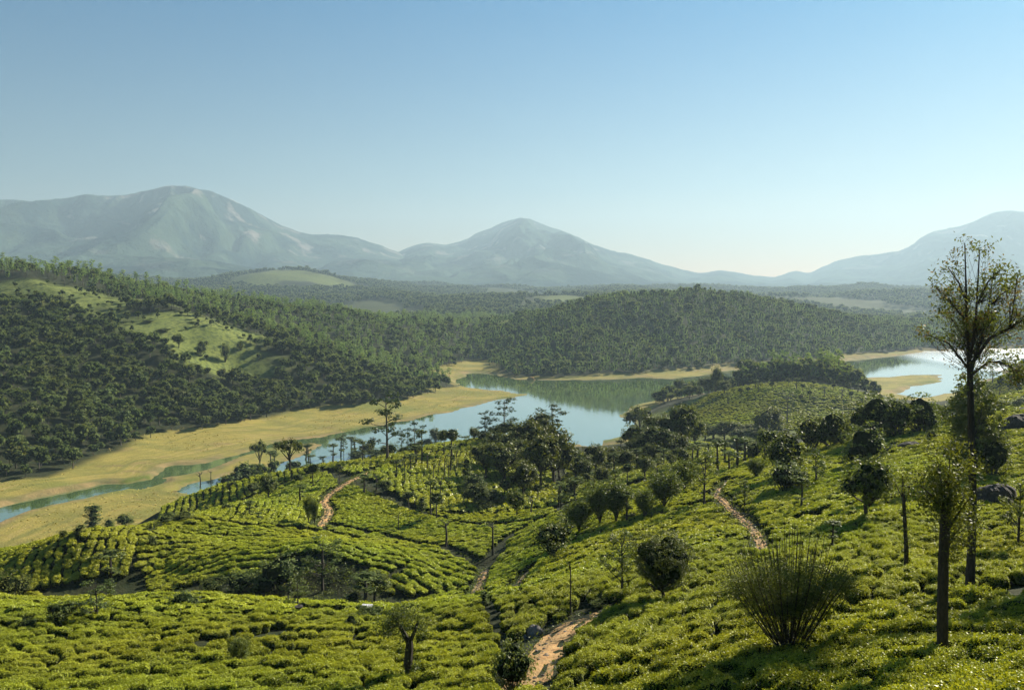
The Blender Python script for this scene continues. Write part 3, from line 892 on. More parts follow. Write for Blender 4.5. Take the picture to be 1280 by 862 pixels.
# ------------------------------------------------------------ tea bushes
def tea_mesh(name, nleaf, lsize, seed, core_k=.93, top=1):
    global rng
    rng = np.random.default_rng(500 + seed)
    mb = MB()
    # clipped cushion, 1.5 m long, 1.25 m deep, .8 m high
    a, b_, h = .80, .68, .78
    th = rng.uniform(0, 2 * math.pi, nleaf); r = np.sqrt(rng.uniform(0, 1.0, nleaf))
    edge = 1 + .16 * (vnoise(np.cos(th) * 2 + seed, np.sin(th) * 2, seed) - .5) * 2
    side = rng.uniform(0, 1, nleaf) < .34
    r[side] = 1.0
    x = a * r * np.cos(th) * edge; y = b_ * r * np.sin(th) * edge
    z = h * (1 - .30 * r ** 3.2) + .13 * (vnoise(x * 3 + seed * 5, y * 3, seed + 9) - .5) * 2 + rng.normal(size=nleaf) * .03 + (rng.uniform(size=nleaf) < .14) * rng.uniform(.03, .12, nleaf)
    z[side] = rng.uniform(.12, .76 * h, side.sum())
    k = 1 - .16 * (1 - z[side] / h); x[side] *= k; y[side] *= k
    outv = np.stack([x / a, y / b_, np.zeros(nleaf)], 1) * np.where(side, 1.1, .25 * r)[:, None]
    # pale new growth over older leaves; sides also darkened in colour to imitate shade
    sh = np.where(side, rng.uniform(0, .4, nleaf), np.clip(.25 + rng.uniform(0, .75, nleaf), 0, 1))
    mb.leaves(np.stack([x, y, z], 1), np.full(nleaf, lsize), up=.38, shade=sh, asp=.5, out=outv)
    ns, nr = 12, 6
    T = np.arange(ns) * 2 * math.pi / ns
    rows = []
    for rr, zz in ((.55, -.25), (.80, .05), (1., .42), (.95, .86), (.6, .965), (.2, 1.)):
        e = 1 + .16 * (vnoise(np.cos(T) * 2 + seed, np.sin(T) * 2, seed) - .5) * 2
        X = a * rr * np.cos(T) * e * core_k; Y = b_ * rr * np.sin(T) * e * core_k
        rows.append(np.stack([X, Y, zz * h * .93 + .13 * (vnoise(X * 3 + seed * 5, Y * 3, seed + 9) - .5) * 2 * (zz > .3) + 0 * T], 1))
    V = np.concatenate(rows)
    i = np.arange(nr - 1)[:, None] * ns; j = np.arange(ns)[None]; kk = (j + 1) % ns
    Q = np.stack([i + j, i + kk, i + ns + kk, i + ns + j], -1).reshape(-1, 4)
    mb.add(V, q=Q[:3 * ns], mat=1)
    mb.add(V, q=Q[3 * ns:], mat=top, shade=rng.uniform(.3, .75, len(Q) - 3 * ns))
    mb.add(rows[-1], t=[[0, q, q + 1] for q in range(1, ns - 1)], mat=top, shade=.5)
    return mb.mesh(name, [M_TEA, M_TEA_CORE])
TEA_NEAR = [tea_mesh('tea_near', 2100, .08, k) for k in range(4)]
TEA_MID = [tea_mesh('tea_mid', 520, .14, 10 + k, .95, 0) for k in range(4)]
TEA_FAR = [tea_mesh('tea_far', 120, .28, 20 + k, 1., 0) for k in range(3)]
rng = np.random.default_rng(42)

def uY(p):
    p = np.array(p, float); return np.stack([(p[:, 0] - 640) / FPX * p[:, 1], p[:, 1]], 1)
# zone outline (u, Y), guide line (u, Y), offsets, row spacing, bush spacing, jitter, scale
ZONES = [
 # near shelf on the left
 ([(-500,12),(640,12),(648,33),(600,84),(585,93),(560,92),(480,88),(400,84),(300,88),(190,92),(120,98),(-30,100),(-500,90)],
  [(-700,62),(-200,50),(200,44),(520,43),(1000,46)], (-34, 62), 1.1, 1.12, .2, .84),
 # right slope
 ([(650,12),(655,33),(607,85),(608,100),(640,116),(700,126),(800,150),(860,170),(900,186),(935,200),(1010,176),(1100,152),(1160,142),(1290,136),(1700,138),(1700,36),(1280,35),(1000,34),(800,31),(720,29),(700,12)],
  None, (-76, 115), 1.06, .90, .12, .82),
 # nearest tea on the right
 ([(705,12),(725,28.5),(800,30.5),(1000,33.5),(1280,34.5),(1900,36),(1900,12)],
  [(-500,26),(640,26),(1100,26.5),(1280,27.5),(2000,30)], (-16, 16), .98, .9, .12, .84),
 # ringed bank of the hollow
 ([(165,102),(185,96),(240,99),(300,99),(400,97),(480,96),(560,94),(585,95),(600,104),(598,110),(560,115),(500,119),(440,124),(400,128),(300,127),(230,128),(170,122),(150,112)],
  [(60,97),(130,101),(180,105),(240,108.5),(320,109.5),(400,109),(480,107.5),(545,105),(590,101),(610,95)], (-20, 24), 1.5, .85, .05, .92),
 # bright level field
 ([(405,131),(440,127),(500,122),(560,118),(604,109),(640,119),(700,129),(690,137),(640,142),(560,146),(500,158),(440,172),(425,170),(410,160),(402,140)],
  [(250,130),(400,134),(500,138),(600,137),(700,132),(820,125)], (-30, 45), .85, .85, .06, .80),
 # middle hill
 ([(455,178),(500,160),(560,148),(640,144),(700,139),(700,160),(690,200),(720,218),(700,236),(640,248),(540,238),(480,216),(400,230),(380,224),(400,200),(440,180)],
  [(548,130),(538,150),(524,175),(520,200),(528,225),(545,262)], (-40, 60), 1.6, 1.1, .07, 1.24),
 # front slope on the left
 ([(-500,100),(0,100),(100,103),(160,104),(170,124),(230,130),(300,129),(400,131),(402,160),(420,175),(400,195),(330,180),(260,172),(185,163),(100,154),(0,134),(-500,128)],
  [(175,90),(210,108),(222,125),(250,140),(262,155),(330,178),(352,205)], (-60, 60), 1.22, 1.0, .14, .96),
 # nose behind it
 ([(196,170),(260,176),(330,184),(400,199),(380,222),(400,232),(330,213),(260,222),(205,206),(182,188)],
  [(300,160),(306,185),(300,205),(312,240)], (-45, 45), 1.6, 1.2, .08, 1.12),
 # valley side on the right
 ([(705,139),(800,155),(860,174),(935,204),(925,232),(880,258),(830,240),(820,215),(760,222),(705,216)],
  [(600,128),(700,146),(780,168),(860,196),(960,235)], (-50, 70), 1.3, 1.15, .1, 1.04),
 # hill across the inlet
 ([(835,385),(900,352),(960,350),(1050,372),(1112,412),(1108,455),(1040,480),(960,478),(885,474),(845,450)],
  [(760,430),(900,415),(1000,420),(1150,450)], (-70, 70), 2.3, 2.1, .25, 1.25),
 # far slope on the right
 ([(1185,330),(1230,250),(1290,190),(1500,170),(1500,470),(1290,440),(1240,448),(1200,440)],
  [(1100,330),(1250,330),(1500,340)], (-170, 140), 2.3, 2.1, .3, 1.25),
]
HOLLOW = uY([(255,92),(300,99),(340,103),(400,103),(450,101),(480,98),(470,92),(400,88)])
def zone_points(z):
    poly, guide, (o0, o1), rs, bs, jit, scl = z
    P = uY(poly)
    g = np.array([(-14, 40), (-8, 53), (-2, 62), (5, 70), (14, 77), (26, 83), (40, 87), (65, 91), (110, 95)], float) if guide is None else uY(guide)
    g = resample(g, 1.)[0]; g = smooth_line(g, 30)
    # extend both ends
    e0 = g[0] + (g[0] - g[4]) / np.linalg.norm(g[0] - g[4]) * np.arange(60, 0, -1)[:, None]
    e1 = g[-1] + (g[-1] - g[-5]) / np.linalg.norm(g[-1] - g[-5]) * np.arange(1, 61)[:, None]
    g = np.concatenate([e0, g, e1])
    tg = np.gradient(g, axis=0); tg /= np.linalg.norm(tg, axis=1, keepdims=True); nn = np.stack([-tg[:, 1], tg[:, 0]], 1)
    out_ = []
    tree = None
    for k, off in enumerate(np.arange(o0, o1, rs)):
        row = g + nn * off
        row = row + nn * ((fbm(row[:, 0] / 9, row[:, 1] / 9, 2, 71) - .5) * 1.6)[:, None]
        row, t = resample(row, bs)
        tt = np.gradient(row, axis=0)
        row = row + (rng.uniform(-.5, .5) * tt)
        ang = np.arctan2(tt[:, 1], tt[:, 0])
        # swallowed where the offset line folds over the guide
        dmin = np.sqrt(((row[:, None] - g[None, ::3]) ** 2).sum(-1)).min(1)
        ok = dmin > abs(off) - 1.2
        out_.append(np.c_[row, ang][ok])
    Q = np.concatenate(out_)
    sd = poly_sd(P, Q[:, 0] + (fbm(Q[:, 0] / 7, Q[:, 1] / 7, 2, 3) - .5) * 1.5, Q[:, 1])
    Q = Q[sd < -.4]
    Q[:, :2] += rng.normal(size=(len(Q), 2)) * jit * .8
    return np.c_[Q, np.full(len(Q), scl)]
T = np.concatenate([zone_points(z) for z in ZONES])
# drop doubled bushes at the seams
key = {}
keep = np.ones(len(T), bool)
for i, (x, y) in enumerate(T[:, :2]):
    c = (int(x // 1.0), int(y // 1.0)); hit_ = False
    for dx in (-1, 0, 1):
        for dy in (-1, 0, 1):
            for j in key.get((c[0] + dx, c[1] + dy), ()):
                if (T[j, 0] - x) ** 2 + (T[j, 1] - y) ** 2 < .55 ** 2: hit_ = True
    if hit_: keep[i] = False
    else: key.setdefault(c, []).append(i)
T = T[keep]
ok = np.ones(len(T), bool)
for w_, hw in PW: ok &= seg_dist(T[:, :2], w_) > hw + .75
for w_, hw in GW: ok &= seg_dist(T[:, :2], w_) > hw + .35
ok &= poly_sd(HOLLOW, T[:, 0], T[:, 1]) > .5
T = T[ok]
Tz = ground(T[:, 0], T[:, 1])
ok = (Tz > 2.6) & (rng.uniform(size=len(T)) > .02 + .05 * (T[:, 1] < 95) * (T[:, 0] < 0))
bare = fbm(T[:, 0] / 5.5, T[:, 1] / 5.5, 2, 201)
ok &= ~((bare > .80) & (T[:, 1] < 110))
T = T[ok]; Tz = Tz[ok]
au = np.abs(T[:, 0] / T[:, 1])
m_ = (au < .95) | (T[:, 1] < 60)
T = T[m_]; Tz = Tz[m_]
# slope, so that each bush leans with the ground
e_ = .8
gx = (ground(T[:, 0] + e_, T[:, 1]) - ground(T[:, 0] - e_, T[:, 1])) / (2 * e_)
gy = (ground(T[:, 0], T[:, 1] + e_) - ground(T[:, 0], T[:, 1] - e_)) / (2 * e_)
nT = len(T)
sc0 = T[:, 3] * rng.uniform(.86, 1.12, nT) * (1 + .12 * (fbm(T[:, 0] / 6, T[:, 1] / 6, 2, 5) - .5))
scl = np.stack([sc0 * rng.uniform(.92, 1.2, nT), sc0 * rng.uniform(.80, 1.04, nT), sc0 * rng.uniform(.75, 1.3, nT)], 1)
lean_x = np.arctan(gy); lean_y = -np.arctan(gx)
rotz = T[:, 2] + rng.normal(size=nT) * .15 + np.where(rng.uniform(size=nT) < .5, math.pi, 0)
# exact: tilt about world axes, then expressed as euler
eul = np.zeros((nT, 3))
for i in range(nT):
    eul[i] = (Matrix.Rotation(lean_y[i], 3, 'Y') @ Matrix.Rotation(lean_x[i], 3, 'X') @ Matrix.Rotation(rotz[i], 3, 'Z')).to_euler()
PT = np.c_[T[:, :2], Tz - .03]
uu, vv = project(PT[:, 0], PT[:, 1], PT[:, 2] + .6)
view = (uu > -10) & (uu < 1290) & (vv < 880)
order = np.argsort(np.where(view, T[:, 1], 1e6))
near_i = order[:300]
# a few far bushes stand on their own too: their meshes repeat in the rest
far_i = [int(np.argmin(np.where(view, np.abs(T[:, 1] - d), 1e9))) for d in (70., 75., 82., 88., 180., 200., 215.)]
is_ind = np.zeros(nT, bool); is_ind[near_i[:293]] = True; is_ind[far_i] = True
LM = [(1178,815,'the stout lopped trunk'),(1213,742,'the tallest tree'),(1132,719,'the slim lopped pole'),(985,815,'the wide many-stemmed bush'),(829,758,'the dense round tree'),
      (715,790,'the steep dirt path'),(660,845,'the dark glossy shrub at the bottom'),(508,840,'the two-headed lopped trunk'),(571,840,'the dry stick sapling'),(300,834,'the feathery near-left sapling'),
      (369,794,'the dark stones on bare earth'),(200,862,'the bottom edge, left of the feathery sapling'),(60,862,'the bottom left corner'),(400,862,'the bottom edge, left of the two-headed trunk'),
      (780,862,'the bottom edge, right of the glossy shrub'),(900,850,'the bottom edge, left of the many-stemmed bush'),(1090,862,'the bottom edge between bush and trunk'),(1270,850,'the bottom right corner'),
      (1270,770,'the right edge beside the tallest tree'),(1080,760,'the open tea between bush and slim pole'),(1245,700,'the low bush under the rock mound'),(900,760,'the open tea left of the many-stemmed bush')]
def tea_labels(idx):
    box = {}
    for i in idx:
        d = [math.hypot(uu[i] - q[0], (vv[i] - q[1]) * 1.4) for q in LM]; k = int(np.argmin(d)); dx = uu[i] - LM[k][0]; dy = vv[i] - LM[k][1]
        w_ = ('right of' if dx > 0 else 'left of') if abs(dx) > abs(dy) else ('below' if dy > 0 else 'above')
        if LM[k][1] >= 850 and w_ == 'below': w_ = 'above'
        box.setdefault((k, w_), []).append((d[k], i))
    r = {}
    for (k, w_), L_ in box.items():
        for n_, (_, i) in enumerate(sorted(L_)):
            r[i] = f"{'nearest' if n_ == 0 else (ORD_[n_] + ' nearest' if n_ < len(ORD_) else 'farther')} tea bush {w_} {LM[k][2]}"
    return r
ORD_ = ['first', 'second', 'third', 'fourth', 'fifth', 'sixth', 'seventh', 'eighth', 'ninth', 'tenth', 'eleventh', 'twelfth', 'thirteenth', 'fourteenth', 'fifteenth', 'sixteenth', 'seventeenth', 'eighteenth', 'nineteenth', 'twentieth']
TL = tea_labels([int(i) for i in near_i[:293]])
TEA_OBS = {}
cnt = 0
for i in np.nonzero(is_ind)[0]:
    fi = far_i.index(i) if i in far_i else -1
    me = TEA_NEAR[cnt % 4] if fi < 0 else (TEA_MID[fi] if fi < 4 else TEA_FAR[fi - 4])
    o = link('tea_bush', me, None, PT[i]); o.rotation_euler = eul[i]; o.scale = scl[i]
    lb = TL.get(int(i), 'clipped tea bush of the near rows') if fi < 0 else ('tea bush in the middle rows of the plantation slope' if fi < 4 else 'small distant tea bush in the rows of the middle hill')
    tag(o, lb, 'tea bush', 'tea bushes of the plantation' if fi < 0 else ('tea bushes of the middle rows' if fi < 4 else 'tea bushes of the middle hill'))
    if fi < 0: TEA_OBS.setdefault(('n', cnt % 4), o)
    else: TEA_OBS[('f', fi)] = o
    cnt += 1
rest = ~is_ind
lod = np.where(T[:, 1] < 62, rng.integers(0, 4, nT), np.where(T[:, 1] < 135, 4 + rng.integers(0, 4, nT), 8 + rng.integers(0, 3, nT)))
protos = [[TEA_OBS[('n', k)]] for k in range(4)] + [[TEA_OBS[('f', k)]] for k in range(7)]
so = scatter('tea_bushes', PT[rest], eul[rest], scl[rest], lod[rest], protos)
tag(so, 'rows of clipped tea bushes covering the hills', 'tea bushes', None, 'stuff')
print('TEA', nT, 'near', (T[near_i, 1]).max())
# ------------------------------------------------------------ forests
rng = np.random.default_rng(77)
def forest_mesh(kind, seed):
    global rng
    rng = np.random.default_rng(900 + seed)
    mb = MB(); U = rng.uniform
    if kind == 'F':       # broad forest tree, 12 m
        H = 12.; es = [((0, 0, 7.2), (4.2, 4.2, 3.9))] + [((3. * math.cos(k * 2.2 + seed), 3. * math.sin(k * 2.2 + seed), U(4.5, 9)), (2.4, 2.4, 2.1)) for k in range(4)]
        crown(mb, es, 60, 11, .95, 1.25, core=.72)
        mb.tube([(0, 0, -1), (.1, 0, 3), (0, .1, 7)], [.35, .28, .15], 5, mat=2)
    elif kind == 'G':     # slender plantation tree, 9 m, narrow tufted crown
        es = [((0, 0, 6.6), (1.5, 1.5, 2.2)), ((.5, .2, 4.6), (1.5, 1.5, 1.4))]
        crown(mb, es, 26, 9, .75, .85, core=.6)
        mb.tube([(0, 0, -1), (0, 0, 3), (0, 0, 7)], [.16, .13, .06], 4, mat=2)
    elif kind == 'H':     # tall bare-stemmed tree with a small flat crown, 14 m
        es = [((U(-1, 1), U(-1, 1), z), (2.0 * U(.7, 1.2), 2.0, .8)) for z in (9.5, 11.2, 12.8)]
        crown(mb, es, 26, 9, .8, .9, core=.3)
        mb.tube([(0, 0, -1), (0, .2, 6), (0, 0, 12.5)], [.22, .17, .07], 4, mat=2)
    return mb.mesh('forest_' + kind, [M_FOREST if kind == 'F' else M_PLANT, M_CORE, M_BARK])
FM = [forest_mesh('F', k) for k in range(5)] + [forest_mesh('G', 10 + k) for k in range(3)] + [forest_mesh('H', 20 + k) for k in range(2)]
rng = np.random.default_rng(78)
NS = uY([(-900,8),(-900,260),(-400,262),(100,235),(640,350),(740,430),(790,500),(880,520),(930,500),(1050,510),(1090,520),(1130,610),(1200,640),(1240,740),(1500,770),(1900,770),(1900,8)])
def grid_pts(x0, x1, y0, y1, s):
    xs = np.arange(x0, x1, s); ys = np.arange(y0, y1, s)
    X, Y = np.meshgrid(xs, ys); X = X + rng.uniform(-.45, .45, X.shape) * s; Y = Y + rng.uniform(-.45, .45, Y.shape) * s
    return np.stack([X.ravel(), Y.ravel()], 1)
def sdw(P):
    return np.minimum(water_sd(P[:, 0], P[:, 1]), 1e9)
A = grid_pts(-1250, 1500, 300, 1600, 5.3)
u_ = A[:, 0] / A[:, 1] * FPX + 640
A = A[(u_ > -260) & (u_ < 1540)]
A = A[poly_sd(NS, A[:, 0], A[:, 1]) > 0]
A = A[(poly_sd(FLOODW, A[:, 0] , A[:, 1]) > -1) | (ground(A[:, 0], A[:, 1]) > 3.5)]
A = A[sdw(A) > np.where(A[:, 1] > 690, 4, 9)]
u_ = A[:, 0] / A[:, 1] * FPX + 640
cl_ = clear_w(u_, A[:, 1], fbm(A[:, 0] / 30, A[:, 1] / 30, 3, 41) - .5)
dens = fbm(A[:, 0] / 60, A[:, 1] / 60, 3, 55)
keep = rng.uniform(size=len(A)) > np.clip(cl_ * (1.0 - .5 * (dens > .52)) * .78 + .12 * (dens < .4), 0, .95)
A = A[keep]; u_ = u_[keep]; cl_ = cl_[keep]
plantn = (u_ > 585 + (A[:, 1] - 700) * .05) & (A[:, 1] > 640)
thin = (~plantn) & (rng.uniform(size=len(A)) < .42)
A = A[~thin]; plantn = plantn[~thin]; u_ = u_[~thin]; cl_ = cl_[~thin]
Az = ground(A[:, 0], A[:, 1])
crest = (~plantn) & (A[:, 1] > 600) & (rng.uniform(size=len(A)) < .75)
kind = np.where(plantn & (rng.uniform(size=len(A)) < .8), 5 + rng.integers(0, 3, len(A)), rng.integers(0, 5, len(A)))
kind = np.where(crest & (cl_ < .9), np.where(rng.uniform(size=len(A)) < .5, 8 + rng.integers(0, 2, len(A)), 5 + rng.integers(0, 3, len(A))), kind)
s0 = np.where(kind < 5, rng.uniform(.42, .95, len(A)), rng.uniform(.5, 1.15, len(A)))
s0 = s0 * np.where((cl_ > .4) & (kind < 5), .55, 1)
# far woods
Bp = grid_pts(-2400, 3000, 1500, 4400, 17.)
ub = Bp[:, 0] / Bp[:, 1] * FPX + 640
Bp = Bp[(ub > -80) & (ub < 1380)]
ub = Bp[:, 0] / Bp[:, 1] * FPX + 640
cb = clear_w(ub, Bp[:, 1], fbm(Bp[:, 0] / 30, Bp[:, 1] / 30, 3, 41) - .5)
fp = fbm(Bp[:, 0] / 300, Bp[:, 1] / 300, 3, 77)
Bp = Bp[(cb < .5) & (fp < .62)]
Bz = ground(Bp[:, 0], Bp[:, 1])
FP = np.concatenate([np.c_[A, Az], np.c_[Bp, Bz]])
Fk = np.concatenate([kind, rng.integers(0, 5, len(Bp))])
Fs = np.concatenate([s0, rng.uniform(1.0, 1.7, len(Bp))])
nF = len(FP)
# woods on the near shore, behind the hill across the inlet and in the valley
WOODS = [
 ([(925,505),(930,530),(960,545),(1040,545),(1080,520),(1075,490),(1040,492),(1000,505)], 5.5, 'F', 1.25),
 ([(845,495),(930,500),(925,520),(870,515),(850,505)], 7., 'F', .6),
]
for poly, s, k_, sc_ in WOODS:
    W_ = uY(poly); g_ = grid_pts(W_[:, 0].min(), W_[:, 0].max(), W_[:, 1].min(), W_[:, 1].max(), s)
    g_ = g_[poly_sd(W_, g_[:, 0], g_[:, 1]) < 0]
    g_ = g_[sdw(g_) > 4]
    FP = np.concatenate([FP, np.c_[g_, ground(g_[:, 0], g_[:, 1])]]); Fk = np.concatenate([Fk, rng.choice([0, 1, 2, 5, 6, 7, 8, 9], len(g_))])
    Fs = np.concatenate([Fs, np.full(len(g_), sc_) * rng.uniform(.8, 1.2, len(g_))])
nF = len(FP)
Frz = rng.uniform(0, 6.28, nF)
Fsc = np.stack([Fs * rng.uniform(.85, 1.15, nF), Fs * rng.uniform(.85, 1.15, nF), Fs * rng.uniform(.85, 1.2, nF)], 1)
fu, fv = project(FP[:, 0], FP[:, 1], FP[:, 2] + 8)
vis = (fu > -15) & (fu < 1295)
# rough test of which trees show: compare the ray slope with what stands before them
slope = (FP[:, 2] + 10 * Fs - CAM_H) / FP[:, 1]
bins = np.clip(((fu + 20) / 8).astype(int), 0, 170)
seen = np.zeros(nF, bool); hor = np.full(171, -9.)
order = np.argsort(FP[:, 1])
ind = []
for i in order:
    if not vis[i]: continue
    b0 = max(0, bins[i] - 1); b1 = bins[i] + 2
    if slope[i] > hor[b0:b1].min() + .001:
        ind.append(i)
    hor[b0:b1] = np.maximum(hor[b0:b1], slope[i] - .004)
    if len(ind) >= 290: break
isf = np.zeros(nF, bool); isf[ind] = True
FOB = {}
for i in np.nonzero(isf)[0]:
    k = int(Fk[i])
    o = link('forest_tree', FM[k], None, FP[i], Frz[i]); o.scale = Fsc[i]
    if fu[i] < 170: lb = 'dark forest tree on the bank above the yellow grass at the far left'
    elif fu[i] < 430: lb = 'forest tree along the foot of the left hill above the dry meadow'
    else: lb = 'forest tree at the water end of the left hill behind the golden meadow'
    tag(o, lb, 'tree', 'forest trees along the foot of the left hill')
    FOB.setdefault(k, o)
for k in range(10):       # one of every remaining kind stands on its own as well
    if k not in FOB:
        i = int(np.nonzero((Fk == k) & vis & ~isf)[0][0]); isf[i] = True
        o = link('forest_tree', FM[k], None, FP[i], Frz[i]); o.scale = Fsc[i]
        tag(o, 'slender plantation tree on the far forested hillside', 'tree', 'plantation trees of the far hills'); FOB[k] = o
z3 = np.zeros(nF)
fo = scatter('forest', FP[~isf], np.stack([z3, z3, Frz], 1)[~isf], Fsc[~isf], Fk[~isf], [[FOB[k]] for k in range(10)])
tag(fo, 'dense forest covering the hills beyond the lake', 'forest', None, 'stuff')
print('FOREST', nF, 'ind', isf.sum(), FP[isf, 1].max())
# ------------------------------------------------------------ single trees and shrubs
rng = np.random.default_rng(5)
_sd = [0]
WK = {'D': 1.25, 'V': 1.12, 'B': 1.18, 'U': 1.15, 'L': 1.2, 'P': 1.9, 'S': 1.3, 'W': 1.15, 'E': 1.15, 'C': 1.2}
ALLT = []
def put(kind, u, v, vtop, wpx, label, group=None, Y=None, dig=0.):
    """stand a plant on the ground seen at photo pixel (u, v); vtop and wpx give its height and width there"""
    _sd[0] += 1
    if Y is None: p = hit(u, v)
    else:
        x = (u - 640) / FPX * Y; p = np.array([x, Y, float(ground(x, Y))])
    t = ray(u, vtop)[1]
    h = CAM_H + t * p[1] - p[2]
    h = max(h, .5)
    return plant(kind, (p[0], p[1], p[2] - dig), h + dig, wpx / FPX * p[1] * WK.get(kind, 1.), label, group, _sd[0])
ORD = ['first', 'second', 'third', 'fourth', 'fifth', 'sixth', 'seventh', 'eighth', 'ninth', 'tenth', 'eleventh', 'twelfth', 'thirteenth', 'fourteenth', 'fifteenth', 'sixteenth',
       'seventeenth', 'eighteenth', 'nineteenth', 'twentieth', 'twenty-first', 'twenty-second', 'twenty-third', 'twenty-fourth', 'twenty-fifth', 'twenty-sixth', 'twenty-seventh', 'twenty-eighth', 'twenty-ninth', 'thirtieth']
def row(items, what, where, group):
    """items: (kind, u, v, vtop, width); labelled in order from the left"""
    items = sorted(items, key=lambda q: q[1])
    for i, it in enumerate(items):
        if len(items) == 1: lb = f'{what} {where}'
        elif i == len(items) - 1: lb = f'rightmost {what} {where}'
        elif i == 0: lb = f'leftmost {what} {where}'
        else: lb = f'{ORD[i]} {what} from the left {where}'
        put(*it[:5], lb, group, *it[5:])

# left foreground
put('B', 14, 750, 712, 40, 'pale rounded shrub at the left edge below the shaded tea slope')
put('W', 120, 779, 724, 46, 'sparse leafy young tree in the tea near the far left')
put('D', 76, 786, 750, 32, 'small dark round tree in the tea at the far left')
put('B', 31, 789, 771, 22, 'low dark shrub left of the small round tree at the far left')
put('P', 139, 745, 688, 16, 'dark narrow pole tree at the foot of the shaded left slope')
put('C', 117, 664, 630, 20, 'upright pale column tree at the edge of the yellow meadow')
put('L', 80, 680, 662, 11, 'tiny round tree on the meadow edge, left of the column tree')
put('B', 137, 662, 646, 13, 'small dark ball shrub right of the column tree')
put('D', 156, 663, 641, 19, 'round little tree at the meadow edge right of the dark ball shrub')
put('B', 62, 686, 680, 8, 'lowest tiny shrub on the edge of the yellow meadow')
put('B', 229, 762, 736, 38, 'low spreading shrub in the tea below the dark hollow')
put('V', 300, 836, 797, 26, 'feathery sapling standing alone in the near left tea')
put('C', 100, 672, 655, 14, 'dull brown-green shrub on the shaded slope below the column tree')
put('B', 190, 686, 668, 12, 'dark shrub on the shaded slope near the creek corner')
put('B', 208, 656, 640, 28, 'dark bush at the tip of the tea terraces above the meadow')
put('B', 232, 652, 636, 22, 'second dark bush right of the terrace tip above the meadow')
# hollow
put('B', 345, 741, 692, 62, 'large leafy shrub with pale drooping leaves in the hollow', None)
put('B', 300, 742, 712, 44, 'dark low shrub left of the drooping shrub in the hollow')
put('B', 265, 744, 720, 30, 'leftmost dark shrub in the floor of the hollow')
put('W', 403, 738, 668, 50, 'thin grey-green tree rising from the dark hollow')
put('W', 372, 760, 722, 26, 'small bushy sapling at the lip of the hollow')
put('D', 468, 752, 712, 40, 'dark brown-green round tree at the right end of the hollow')
put('P', 456, 760, 716, 16, 'narrow pole tree beside the dark round tree in the hollow')
put('B', 441, 757, 738, 22, 'tuft of pale long-leaved plants at the lip of the hollow')
put('D', 462, 778, 757, 34, 'wide clump of dark round bushes right of the bare soil patch')
put('B', 440, 790, 764, 18, 'dark narrow bush below the bare soil patch')
# bottom
put('B', 644, 862, 792, 52, 'dark glossy shrub left of the steep dirt path at the bottom', None, None, .3)
put('S', 571, 842, 818, 8, 'short dry stick sapling in the tea at the bottom')
put('D', 692, 706, 650, 44, 'dark round tree leaning beside the short red path')
put('S', 713, 768, 696, 10, 'thin bare pole at the head of the steep dirt path')
put('W', 777, 746, 664, 46, 'thin grey leafy tree left of the big round tree')
put('C', 606, 760, 738, 14, 'small upright bush beside the end of the ring path')
put('B', 680, 770, 762, 24, 'dark low bush left of the bare pole')
put('B', 750, 758, 748, 22, 'dark low bush right of the bare pole')
# middle slope coppiced trees
row([('V',770,656,600,42),('V',806,652,611,28),('V',830,638,588,44),('V',750,659,604,34),('V',724,670,624,34),('W',880,632,562,40),('V',855,618,574,34),('W',709,668,628,26),('V',740,640,602,24)],
    'vase-shaped coppiced tree', 'on the valley slope left of the sandy path', 'coppiced trees on the valley slope')
put('P', 783, 656, 614, 10, 'pole with a dark ball tuft between the coppiced trees')
row([('P',898,598,549,11),('P',912,592,563,9),('P',921,586,545,12),('P',929,581,546,12),('P',886,580,554,10),('P',872,577,552,10),('P',867,590,556,8),('P',936,577,556,8),('P',905,580,552,9)],
    'lopped shade tree', 'above the bend of the sandy path', 'lopped shade trees above the sandy path')
# right slope shrubs
put('B', 980, 618, 572, 50, 'dense black-green mound bush on the right slope')
put('B', 984, 600, 530, 54, 'brownish bushy tree directly behind the black-green mound bush')
put('B', 1080, 584, 524, 54, 'dark bushy tree on the crest above the feathery slope tree')
put('D', 1086, 652, 566, 60, 'wide feathery dark tree on the middle of the right slope')
put('V', 1090, 638, 580, 44, 'coppiced stems inside the wide feathery dark tree')
row([('B',1012,568,513,40),('B',1042,560,508,44),('B',1075,553,498,38),('B',1098,550,486,50),('B',1122,548,490,44),('B',1150,543,487,48),('B',1124,536,508,28),('B',1170,532,498,30),('B',1060,550,520,30),('B',960,576,530,26),('B',943,575,548,20)],
    'dark bushy tree', 'along the brow of the right slope', 'dark bushy trees along the brow')
put('B', 1240, 600, 540, 44, 'leafy bush at the right foot of the broad pale-leaved tree')
put('B', 1164, 552, 536, 14, 'small dark shrub on the brow left of the leafy tree')
put('W', 1272, 690, 596, 44, 'feathery sapling at the right edge of the picture')
put('B', 1214, 662, 640, 26, 'low bush at the foot of the dark rock mound')
# pale sapling and bush at the crest right
row([('C',1262,490,466,12),('C',1272,492,462,14),('L',1250,496,470,10),('B',1228,500,486,26),('B',1252,512,498,28),('B',1278,508,496,22),('W',1240,480,455,16)],
    'small hazy tree', 'on the far right hillside', 'small trees on the far right hillside')
